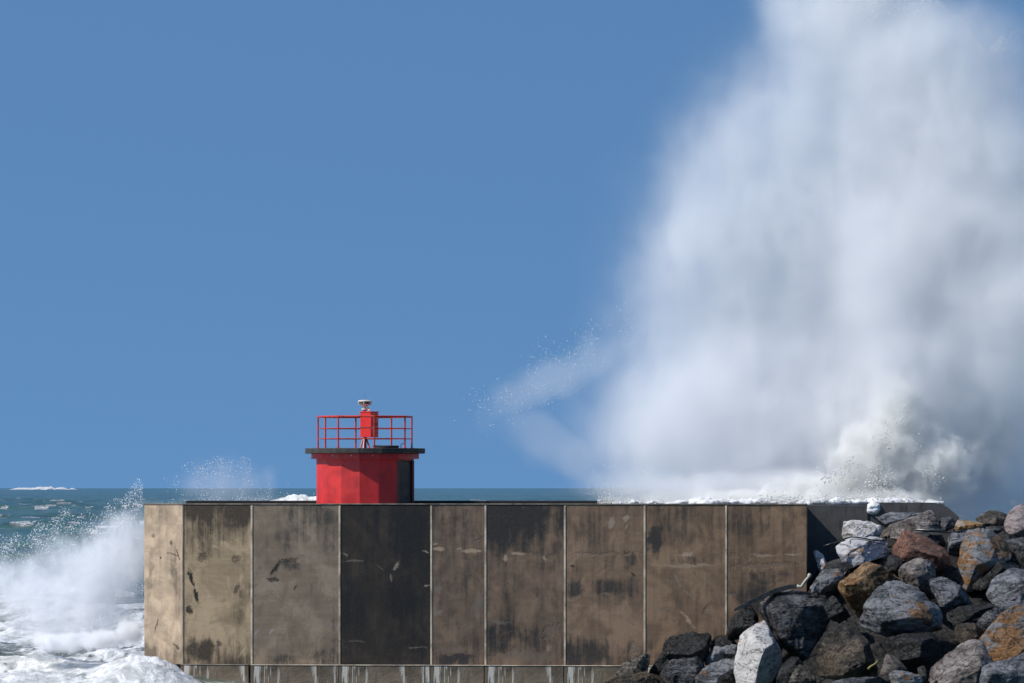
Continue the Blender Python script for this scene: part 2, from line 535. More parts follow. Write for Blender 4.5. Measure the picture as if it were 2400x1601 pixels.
DK = (.018, .015, .012)
PL = (.42, .31, .21)
PANELS = [
    dict(base=(0.48, 0.365, 0.25), dark=(.17, .13, .09), dark_amt=.22, bottom=.25, label='narrow tan panel at the seaward left end of the wall',
         strokes=[(392, 1297, 425, 1306, .03, DK, .7), (414, 1285, 424, 1315, .05, DK, .7), (372, 1450, 362, 1490, .05, (.12, .09, .06), .8), (400, 1265, 402, 1280, .07, (.1, .08, .06), .8),
                  (356, 1255, 364, 1262, .12, (.15, .12, .09), .8), (404, 1510, 420, 1530, .08, DK, .7), (374, 1308, 378, 1310, .05, DK, .9), (410, 1330, 406, 1360, .10, (.2, .16, .12), .8)],
         blobs=[(408, 1345, 16, 60, .25), (350, 1360, 14, 60, .22), (370, 1205, 40, 26, .22), (350, 1530, 30, 20, .3)]),
    dict(base=(0.345, 0.258, 0.16), dark=(.045, .033, .021), dark_amt=.16, top=.34, bottom=.32, label='yellowish brown panel with a long slanting crack',
         strokes=[(441, 1335, 455, 1380, .09, DK, 1), (455, 1380, 466, 1420, .10, DK, 1), (440, 1420, 447, 1444, .16, DK, .9), (470, 1320, 485, 1292, .22, (.06, .045, .03), .8), (552, 1322, 556, 1300, .2, (.07, .05, .035), .7),
                  (470, 1310, 560, 1312, .05, (.38, .28, .17), .5), (557, 1545, 578, 1512, .05, (.42, .33, .24), .8), (505, 1508, 520, 1512, .15, DK, .6), (550, 1390, 562, 1372, .12, DK, .6)],
         blobs=[(470, 1190, 60, 40, .3), (560, 1200, 50, 45, .25), (470, 1520, 40, 34, .34), (570, 1400, 20, 90, .22), (490, 1255, 50, 50, .16)]),
    dict(base=(0.255, 0.195, 0.138), dark=(.050, .043, .036), dark_amt=.10, bottom=.14, top=.02, label='grey brown panel with a smooth round patch',
         strokes=[(632, 1352, 662, 1312, .09, DK, .9), (626, 1355, 660, 1364, .09, DK, .8), (690, 1376, 694, 1380, .1, DK, .8), (752, 1330, 772, 1390, .10, (.30, .245, .185), .6), (598, 1480, 603, 1484, .16, (.4, .4, .4), .5),
                  (634, 1482, 638, 1486, .18, (.42, .42, .42), .5), (690, 1298, 760, 1300, .13, (.28, .23, .17), .6), (740, 1465, 786, 1462, .25, (.27, .22, .17), .5), (700, 1310, 660, 1322, .13, DK, .55)],
         blobs=[(720, 1200, 90, 50, .34), (690, 1260, 60, 28, .3), (780, 1250, 30, 60, .22), (682, 1325, 34, 18, .3), (790, 1490, 18, 60, .25), (770, 1545, 40, 24, .3), (665, 1545, 40, 16, .25)]),
    dict(base=(0.038, 0.030, 0.023), dark=(.0105, .0095, .0095), dark_amt=.40, top=.1, label='almost black panel below the red hut', pale_amt=.4, pale=(.075, .058, .045),
         strokes=[(918, 1340, 936, 1316, .09, (.26, .21, .16), .9), (880, 1322, 902, 1342, .05, (.12, .095, .07), .8), (914, 1344, 918, 1366, .07, (.2, .16, .12), .8), (798, 1313, 860, 1316, .045, (.15, .12, .09), .8),
                  (990, 1375, 1008, 1372, .04, (.3, .25, .2), .9), (985, 1290, 1008, 1298, .05, (.3, .25, .2), .8), (950, 1520, 1005, 1520, .045, (.16, .13, .10), .8), (800, 1503, 860, 1506, .05, (.1, .08, .06), .8), (798, 1298, 815, 1300, .06, (.22, .17, .12), .8)],
         blobs=[(950, 1400, 50, 60, .25), (820, 1420, 40, 70, .15), (960, 1250, 60, 80, .22)]),
    dict(base=(0.188, 0.128, 0.088), dark=(.036, .031, .029), dark_amt=.30, top=.10, bottom=.12, label='narrow brown panel right of the black one',
         strokes=[(1012, 1288, 1042, 1286, .10, PL, .85), (1080, 1291, 1136, 1294, .085, PL, .85), (1070, 1290, 1085, 1284, .05, PL, .6), (1012, 1276, 1028, 1275, .04, PL, .7), (1014, 1525, 1115, 1524, .20, (.19, .14, .10), .7),
                  (1105, 1450, 1130, 1390, .20, (.17, .14, .115), .6), (1020, 1370, 1035, 1385, .22, (.19, .16, .13), .6), (1018, 1440, 1038, 1432, .14, (.24, .20, .16), .6), (1105, 1272, 1136, 1254, .05, (.16, .12, .09), .6)],
         blobs=[(1070, 1545, 50, 12, .4), (1120, 1350, 18, 50, .15)]),
    dict(base=(0.195, 0.130, 0.088), dark=(.028, .025, .023), dark_amt=.26, top=.34, label='brown panel with a black stained top half',
         strokes=[(1180, 1300, 1188, 1318, .10, PL, .85), (1190, 1298, 1240, 1298, .07, PL, .7), (1274, 1302, 1280, 1318, .08, PL, .85), (1275, 1310, 1310, 1300, .18, (.17, .125, .09), .5), (1146, 1540, 1320, 1540, .30, (.185, .145, .11), .55),
                  (1270, 1470, 1310, 1490, .5, (.17, .13, .10), .5), (1150, 1455, 1195, 1462, .14, (.19, .16, .13), .55), (1278, 1510, 1290, 1530, .12, PL, .4)],
         blobs=[(1200, 1230, 100, 80, .25), (1180, 1490, 70, 50, .3), (1290, 1240, 24, 40, -.2), (1255, 1500, 40, 40, .2)]),
    dict(base=(0.247, 0.161, 0.104), dark=(.042, .036, .031), dark_amt=.20, top=.04, bottom=.34, label='lighter brown panel with pale streaks near its top',
         strokes=[(1430, 1240, 1440, 1206, .13, (.36, .29, .22), .7), (1464, 1206, 1470, 1222, .14, (.36, .29, .22), .8), (1466, 1232, 1470, 1234, .13, (.4, .34, .27), .8), (1326, 1298, 1510, 1298, .09, (.22, .155, .11), .5), (1478, 1340, 1490, 1352, .05, DK, .8),
                  (1336, 1325, 1348, 1328, .07, DK, .7), (1328, 1410, 1366, 1396, .07, (.24, .18, .13), .6), (1410, 1390, 1430, 1392, .09, (.2, .15, .11), .6), (1485, 1535, 1490, 1500, .25, (.19, .15, .12), .5)],
         blobs=[(1476, 1310, 18, 26, .35), (1420, 1375, 40, 25, .3), (1345, 1380, 34, 24, .3), (1380, 1250, 40, 50, .15), (1470, 1380, 40, 36, .25), (1370, 1520, 80, 40, .25)]),
    dict(base=(0.232, 0.149, 0.092), dark=(.040, .034, .028), dark_amt=.22, top=.12, bottom=.20, label='brown panel with a pale ridge at mid height and slanting marks',
         strokes=[(1528, 1324, 1690, 1324, .075, (.34, .25, .17), .75), (1590, 1304, 1630, 1295, .10, (.40, .30, .22), .85), (1575, 1335, 1596, 1378, .07, (.24, .18, .13), .7), (1596, 1378, 1625, 1405, .06, (.24, .18, .13), .6), (1592, 1430, 1630, 1473, .09, PL, .8),
                  (1540, 1438, 1572, 1422, .09, (.24, .18, .13), .6), (1648, 1352, 1676, 1378, .10, (.24, .18, .13), .6), (1676, 1378, 1688, 1440, .10, (.21, .155, .11), .5), (1535, 1395, 1550, 1358, .09, (.22, .165, .12), .55), (1550, 1358, 1580, 1364, .07, (.22, .165, .12), .6), (1648, 1426, 1660, 1430, .3, (.2, .15, .105), .5)],
         blobs=[(1535, 1265, 20, 48, .45), (1650, 1380, 30, 40, .1), (1600, 1230, 60, 60, .12), (1610, 1310, 50, 12, .15)]),
    dict(base=(0.225, 0.144, 0.088), dark=(.036, .031, .027), dark_amt=.22, top=.10, label='rightmost brown panel next to the boulders',
         strokes=[(1756, 1300, 1826, 1300, .07, (.33, .24, .17), .8), (1838, 1297, 1882, 1297, .05, (.36, .27, .19), .8), (1860, 1272, 1860, 1296, .03, (.3, .22, .16), .7), (1704, 1298, 1745, 1306, .12, (.19, .135, .095), .5), (1704, 1330, 1890, 1318, .16, (.19, .135, .095), .6)],
         blobs=[(1770, 1400, 60, 50, .42), (1740, 1230, 40, 40, .2), (1800, 1350, 70, 22, .3), (1880, 1230, 14, 60, -.15)]),
]

wall = empty('harbour_wall', (NODE[4].x, 101.5, 0), 'long stained concrete breakwater wall of nine panels carrying the red hut', 'sea wall')
winv = Matrix.Translation(-Vector(wall.location))


def wchild(o):
    o.parent = wall
    o.location = Vector(o.location) - Vector(wall.location)
    return o


for k, d in enumerate(PANELS):
    d = dict(d)
    label = d.pop('label')
    a, b = NODE[k], NODE[k + 1]
    w = (b - a).length
    d['strokes'] = SS(k, d.get('strokes', ()))
    d['blobs'] = BB(k, d.get('blobs', ()))
    mat = concrete('concrete_panel', w=w, h=PH, seed=k + 1.0, **d)
    bm = bmesh.new()
    add_box(bm, .018, w - .018, 0, .45, 0, PH, bevel=.014)
    o = obj('wall_panel', bm, mat, loc=(a.x, a.y, ZL))
    o.rotation_euler = (0, 0, math.atan2(b.y - a.y, b.x - a.x))
    o['label'] = label
    wchild(o)
    # joint strip on the right-hand edge of the panel
    if k < 8:
        jm = JOINT_D if k in (0,) else JOINT
        bm = bmesh.new()
        jw = .030 if k in (0,) else .036
        add_box(bm, w - jw, w + jw, -.022, .02, -.02, PH - .03, bevel=.008)
        o = obj('joint_strip', bm, jm, loc=(a.x, a.y, ZL))
        o.rotation_euler = (0, 0, math.atan2(b.y - a.y, b.x - a.x))
        wchild(o)

# core and deck behind the facing panels
bm = bmesh.new()
front = [(n.x, n.y) for n in NODE]
nrm = lambda a, b: Vector((b[1] - a[1], -(b[0] - a[0]), 0)).normalized()
inner = [(x + .02, y + .44) for x, y in front]
inner[-1] = (inner[-1][0] - .04, inner[-1][1])
add_prism(bm, inner + [(NODE[-1].x + .12, 104.4), (NODE[0].x + .02, 104.4)], -2.0, ZT - .004)
DECKC = simple_mat('deck_concrete', (.15, .13, .11), .85, var=.4, vs=1.5, bump=.4)
wchild(obj('core', bm, DECKC, loc=(0, 0, 0)))
# thin weathered lip along the top front edge
bm = bmesh.new()
for k in range(9):
    a, b = NODE[k], NODE[k + 1]
    d = (b - a).normalized()
    n_ = Vector((d.y, -d.x, 0))
    M = Matrix.Translation((a.x, a.y, 0)) @ Matrix.Rotation(math.atan2(d.y, d.x), 4, 'Z')
    add_box(bm, .0, (b - a).length, -.03, .36, ZT + .003, ZT + .05, mat=M, bevel=.012)
LIPC = simple_mat('coping_concrete', (.20, .165, .13), .85, var=.5, vs=2.5, stain=(.04, .034, .03), stain_w=.8, bump=.5)
wchild(obj('coping', bm, LIPC, loc=(0, 0, 0)))
# dark kerb set back on the deck
bm = bmesh.new()
add_box(bm, -12.9, 4.2, 103.3, 103.6, ZT, ZT + .155, bevel=.02)
wchild(obj('kerb', bm, KERBC, loc=(0, 0, 0)))

# footing ledge with lime runs
m, nt = material('footing_concrete')
v0 = nt.n('ShaderNodeTexCoord').outputs['Object']
x, y, z = nt.sep(v0)
c = nt.ramp(nt.noise(v0, 1.4, 6, .65, .5), [(.3, (.05, .039, .028)), (.5, (.15, .115, .078)), (.75, (.27, .205, .14))])
g = nt.comb(nt.math('MULTIPLY', x, 1.0), 0.0, nt.math('MULTIPLY', z, .06))
rn = nt.noise(g, 5.2, 3, .6)
ln = nt.noise(nt.comb(x, 0.0, 0.0), 2.7, 3, .6)
mk = nt.math('MULTIPLY', nt.smooth(rn, .51, .57), nt.smooth(nt.noise(nt.comb(x, 3.0, 0.0), .55, 2), .36, .46))
mk = nt.math('MULTIPLY', mk, nt.smooth(nt.math('ADD', z, nt.math('MULTIPLY', ln, 1.9)), .95, 1.30))
c = nt.mix(nt.math('MULTIPLY', mk, .9), c, nt.mix(nt.noise(v0, 3, 2), (.55, .50, .42), (.62, .60, .55)))
oc = nt.math('MULTIPLY', nt.smooth(nt.noise(nt.comb(nt.math('ADD', x, 40.0), 0.0, nt.math('MULTIPLY', z, .1)), 4.0, 3), .60, .68), .5)
c = nt.mix(oc, c, (.20, .12, .05))
nt.bsdf(c, .7, nt.bump(nt.noise(v0, 14, 5, .7), .5, .04), spec=.4)
FOOTM = m
for k in range(9):
    a, b = NODE[k], NODE[k + 1]
    bm = bmesh.new()
    w = (b - a).length
    add_box(bm, .012 if k else .3, w - .012, -.42, .35, -3.0, ZL - .012, bevel=.02)
    o = obj('footing', bm, FOOTM, loc=(a.x, a.y, 0))
    o.rotation_euler = (0, 0, math.atan2(b.y - a.y, b.x - a.x))
    wchild(o)
    bm = bmesh.new()
    add_box(bm, .012, w - .012, -.44, -.02, ZL - .010, ZL + .018, bevel=.008)
    o = obj('lit_ledge_top', bm, JOINT_D if k in (0, 1) else JOINT, loc=(a.x, a.y, 0))  # pale colour stands in for sunlight on top of the ledge
    o.rotation_euler = (0, 0, math.atan2(b.y - a.y, b.x - a.x))
    wchild(o)

# ------------------------------------------------------------------ rear wall sections behind the boulders
YR = 101.0
bm = bmesh.new()
xa, xb = NODE[-1].x + .14, (2034 - 1200) * (YR + BACK) / F
add_box(bm, xa, xb, YR, YR + 1.2, -1, 7.195, bevel=.02)
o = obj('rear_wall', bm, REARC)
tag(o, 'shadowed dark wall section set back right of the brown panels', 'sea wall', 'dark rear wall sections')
bm = bmesh.new()
xc, xd = (2058 - 1200) * (YR + BACK) / F, (2232 - 1200) * (YR + BACK) / F
zr = CAMZ - 35 * (YR + BACK) / F
n0 = len(bm.verts)
prof = [(xb + .01, -1), (xb + .01, 6.83), (xc, 6.83), (xc, zr), (xd - .75, zr), (xd - .45, zr - .05), (xd - .15, zr - .2), (xd + .25, zr - .55), (xd + .45, zr - 1.2), (xd + .45, -1)]
A = [bm.verts.new((x_, YR + .05, z_)) for x_, z_ in prof]
B = [bm.verts.new((x_, YR + 1.3, z_)) for x_, z_ in prof]
for k in range(len(prof)):
    bm.faces.new((A[k], A[(k + 1) % len(prof)], B[(k + 1) % len(prof)], B[k]))
bm.faces.new(A[::-1]); bm.faces.new(B)
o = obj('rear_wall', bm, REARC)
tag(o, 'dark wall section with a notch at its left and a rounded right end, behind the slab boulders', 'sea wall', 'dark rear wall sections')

# ------------------------------------------------------------------ red beacon hut
HX, HY = P(855.5, 0, 102.6).x, 102.6
SC = F / (HY + BACK)
hut = empty('beacon_hut', (HX, HY, ZT), 'red sixteen sided beacon hut with flat dark roof slab and railing on the breakwater', 'beacon hut')


def ang(deg, r):
    """bearing from the camera-facing direction, + to the right"""
    t = R(deg)
    return (r * math.sin(t), -r * math.cos(t))


zw = 9.0 - ZT                                       # underside of cornice, hut-local
RH = 115 / SC
PHASE = 17.5
angs = [PHASE + 22.5 * k for k in range(-8, 8)]
D0, D1 = 43.0, 84.0
bm = bmesh.new()
pa = [a for a in angs if not (D0 <= a <= D1)] + [D0, D1]
pa.sort()


def rad(a):                                          # radius on the 16-gon at bearing a
    s = (a - PHASE) % 22.5
    return RH * math.cos(R(11.25)) / math.cos(R(s - 11.25))


rows = {}
zd = zw - .06
for a in pa:
    x_, y_ = ang(a, rad(a))
    rows[a] = [bm.verts.new((x_, y_, z_)) for z_ in (0, zd, zw + .01)]
for k, a in enumerate(pa):
    b = pa[(k + 1) % len(pa)]
    for j in (0, 1):
        if j == 0 and abs(a - D0) < 1e-6:
            continue
        bm.faces.new((rows[a][j], rows[b][j], rows[b][j + 1], rows[a][j + 1]))
# reveals of the doorway
for a in (D0, D1):
    x_, y_ = ang(a, rad(a) - .22)
    i0 = bm.verts.new((x_, y_, 0)); i1 = bm.verts.new((x_, y_, zd))
    bm.faces.new((rows[a][0], rows[a][1], i1, i0))
o = obj('wall', bm, RED, hut)
# door leaf inside the reveal, near black for the dark of the opening
bm = bmesh.new()
pd = [ang(D0, rad(D0) - .07), ang(D1, rad(D1) - .07), ang(D1, rad(D1) - .26), ang(D0, rad(D0) - .26)]
add_prism(bm, pd, 0.0, zd)
door = obj('door', bm, DOORC, hut)
bm = bmesh.new()
p_ = Vector((*ang(D0 + 6, rad(D0 + 6) - .26), .85))
q_ = Vector((*ang(D0 + 6, rad(D0 + 6) - .14), .85))
add_tube(bm, p_, q_, .02, n=8)
add_tube(bm, q_, q_ + Vector((.05, .09, 0)), .016, n=8)
obj('handle', bm, STEEL, door)
for a, da in ((D0, 1.3), (D1, 2.2)):
    bm = bmesh.new()
    r_ = rad(a)
    poly = [ang(a - da, r_ + .02), ang(a + da, r_ + .02), ang(a + da, r_ - .05), ang(a - da, r_ - .05)]
    add_prism(bm, poly, 0.0, zd)
    obj('door_jamb', bm, FRAMEC, hut)
# cornice and slab
bm = bmesh.new()
add_prism(bm, [ang(a, 127 / SC) for a in angs], zw, zw + .212, bevel=.012)
obj('cornice', bm, RED, hut)
bm = bmesh.new()
zs = 9.42 - ZT
add_prism(bm, [ang(a, 141.5 / SC) for a in angs], zw + .213, zs, bevel=.02)
obj('roof_slab', bm, SLAB_C, hut)
for a in (PHASE - 45, PHASE - 22.5, PHASE):         # pale bolt heads
    bm = bmesh.new()
    x_, y_ = ang(a - 8, 127 / SC * .985)
    add_tube(bm, (x_, y_, zw + .13), (x_ * 1.012, y_ * 1.012, zw + .13), .022, n=8)
    obj('bolt_head', bm, WHITEP, hut)
# railing
rail = bpy.data.objects.new('railing', None)
link(rail, hut)
RR = 112 / SC
pa8 = [12.5 + 45 * k for k in range(-4, 4)]
zr_top = CAMZ + (HZ - 977) / SC - ZT
zr_mid = CAMZ + (HZ - 1004.6) / SC - ZT
zr_low = CAMZ + (HZ - 1028.5) / SC - ZT
for a in pa8:
    bm = bmesh.new()
    x_, y_ = ang(a, RR)
    x2, y2 = x_ * .999, y_ * .999
    add_tube(bm, (x_, y_, zs), (x_, y_, zr_top + .02), .033, n=10)
    add_lathe(bm, [(.075, 0), (.075, .02), (.05, .03)], (x_, y_, zs), 12)
    obj('post', bm, RED_RAIL, rail, smooth=False)
for z_, r_ in ((zr_top, .038), (zr_mid, .018), (zr_low, .018)):
    bm = bmesh.new()
    for k, a in enumerate(pa8):
        b = pa8[(k + 1) % 8]
        add_tube(bm, (*ang(a, RR), z_), (*ang(b, RR), z_), r_, n=8)
    obj('rail', bm, RED_RAIL, rail)
# roof hatch and lifting loop
bm = bmesh.new()
hx = (905 - 855.5) / SC
add_lathe(bm, [(.50, 0), (.50, .06), (.52, .065), (.52, .10), (.45, .115)], (hx, -.2, zs), 28)
obj('hatch', bm, SLAB_C, hut)
bm = bmesh.new()
lx = (944.5 - 855.5) / SC
pts = [(lx - .075, -.3, zs), (lx - .075, -.3, zs + .13)] + [(lx - .075 * math.cos(t), -.3, zs + .13 + .06 * math.sin(t)) for t in [math.pi * k / 6 for k in range(1, 6)]] + [(lx + .075, -.3, zs + .13), (lx + .075, -.3, zs)]
add_path(bm, pts, .014, 8)
obj('lifting_loop', bm, STEEL, hut)

# ------------------------------------------------------------------ navigation light on the roof
nx = (858 - 855.5) / SC
nav = empty('navigation_light', (HX + nx, HY - .3, 9.42), 'white topped beacon lantern with red equipment cabinet on a braced post inside the railing', 'beacon light')
zz_ = lambda py: CAMZ + (HZ - py) / SC - 9.42
xx_ = lambda px: (px - 858) / SC
bm = bmesh.new()
add_tube(bm, (xx_(855), .12, 0), (xx_(855), .12, zz_(958)), .075, n=14)
obj('post', bm, RED_BOX, nav)
for dx, dy, mt in ((-.17, -.25, RED_RAIL), (.20, -.22, RED_RAIL), (.02, .38, RED_RAIL), (-.04, -.32, STEEL)):
    bm = bmesh.new()
    add_tube(bm, (xx_(855) + dx, .12 + dy, .0), (xx_(855) + dx * .2, .12 + dy * .2, .47), .03, n=8)
    obj('strut', bm, mt, nav)
bm = bmesh.new()
th = R(-35)
zc0, zc1 = zz_(1025), zz_(966.5)
cw1, cw2 = 26 / SC / math.cos(R(35)), 17 / SC / math.sin(R(35))
M = Matrix.Translation((xx_(866), -.12, 0)) @ Matrix.Rotation(th, 4, 'Z')
# face normal turned 35 deg to the left of the camera
cab_pts = [(-cw1 / 2, cw1 / 2)]
add_box(bm, -cw1 / 2, cw1 / 2, -cw2 / 2, cw2 / 2, zc0, zc1, mat=M, bevel=.012)
cab = obj('cabinet', bm, RED_BOX, nav)
bm = bmesh.new()
add_box(bm, -cw1 / 2 - .02, cw1 / 2 + .02, -cw2 / 2 - .02, cw2 / 2 + .02, zc1 + .001, zc1 + .03, mat=M, bevel=.006)
obj('lid', bm, RED_BOX, cab)
bm = bmesh.new()
add_box(bm, -cw1 / 2, cw1 / 2, -cw2 / 2 - .014, -cw2 / 2 - .001, zc0 + .38, zc0 + .41, mat=M)
obj('seam', bm, FRAMEC, cab)
bm = bmesh.new()
add_tube(bm, M @ Vector((cw1 / 2, 0, zc0 + .52)), M @ Vector((cw1 / 2 + .08, 0, zc0 + .52)), .055, n=12)
obj('cable_gland', bm, BLACKM, cab)
bm = bmesh.new()
lc = (xx_(855.5), .12, 0)
add_lathe(bm, [(.07, zz_(966)), (.07, zz_(961)), (.14, zz_(960.5)), (.14, zz_(957.5)), (.09, zz_(957)), (.11, zz_(951.5)), (.2, zz_(950)), (.25, zz_(948.5)), (.265, zz_(947.3))], lc, 28)
lan = obj('lantern', bm, WHITEP, nav, smooth=False)
bm = bmesh.new()
add_lathe(bm, [(.25, zz_(947.3)), (.25, zz_(941.8))], lc, 28)
for k in range(6):
    x_, y_ = .262 * math.cos(R(60 * k + 22)), .262 * math.sin(R(60 * k + 22))
obj('lens', bm, GLASSY, lan)
for k in range(6):
    bm = bmesh.new()
    x_, y_ = .258 * math.cos(R(60 * k + 22)), .258 * math.sin(R(60 * k + 22))
    add_tube(bm, (lc[0] + x_, lc[1] + y_, zz_(947.3)), (lc[0] + x_, lc[1] + y_, zz_(941.8)), .016, n=6)
    obj('lens_bar', bm, WHITEP, lan)
bm = bmesh.new()
add_lathe(bm, [(.27, zz_(941.7)), (.275, zz_(940.5)), (.24, zz_(938.4)), (.12, zz_(937.5)), (.05, zz_(937.2))], lc, 28)
obj('lantern_cap', bm, WHITEP, lan)
bm = bmesh.new()
for k in range(5):
    x_, y_ = .13 * math.cos(R(72 * k)), .13 * math.sin(R(72 * k))
    add_tube(bm, (lc[0] + x_, lc[1] + y_, zz_(938)), (lc[0] + x_, lc[1] + y_, zz_(936)), .006, n=5)
add_tube(bm, (lc[0], lc[1], zz_(938)), (lc[0], lc[1], zz_(915)), .006, .002, n=5)
obj('bird_spikes', bm, STEEL, lan)
bm = bmesh.new()
add_tube(bm, (xx_(858), .05, zz_(952)), (xx_(866), -.05, zz_(963)), .035, n=10)
add_tube(bm, (xx_(862), 0, zz_(957)), (xx_(868), -.05, zz_(962)), .05, n=10)
obj('sensor', bm, WHITEP, nav)

# ------------------------------------------------------------------ rubble bank and boulders
HXS = [3.0, 5.0, 7.0, 9.0, 11.2, 12.2, 14.0, 30.0]
HZS = [-1.0, 0.2, 1.4, 2.6, 4.2, 5.7, 6.3, 6.5]


def bank_h(X):
    return np.interp(X, HXS, HZS)


gx = np.linspace(2.5, 30, 120)
gy = np.linspace(78, 102.5, 110)
X_, Y_ = np.meshgrid(gx, gy)
Zb = bank_h(X_) - np.clip(98 - Y_, 0, None) * .55 - np.interp(Y_, [94, 98], [1.8, .8])
Zb = Zb - np.clip(Y_ - 100.9, 0, None) * .5
Zb = Zb - np.clip(X_ - 20.5, 0, None) * .75
Zb += .28 * fbm(np.stack([X_.ravel() * .9, Y_.ravel() * .9, 0 * X_.ravel()], 1), 4, 5).reshape(Zb.shape)
verts = np.stack([X_.ravel(), Y_.ravel(), Zb.ravel()], 1)
nxg, nyg = len(gx), len(gy)
faces = [(j * nxg + i, j * nxg + i + 1, (j + 1) * nxg + i + 1, (j + 1) * nxg + i) for j in range(nyg - 1) for i in range(nxg - 1)]
me = bpy.data.meshes.new('rubble_bank')
me.from_pydata(verts.tolist(), [], faces)
me.shade_smooth()
me.materials.append(ROCK['black'])  # black, so the gaps between boulders look deep in shade
o = link(bpy.data.objects.new('rubble_bank', me))
tag(o, 'dark rubble bank under the boulders right of the wall', 'rubble bank', kind='structure')

CROP = {'E': (1880, 1150, 520 / 1808), 'D': (1350, 1150, 650 / 2260)}
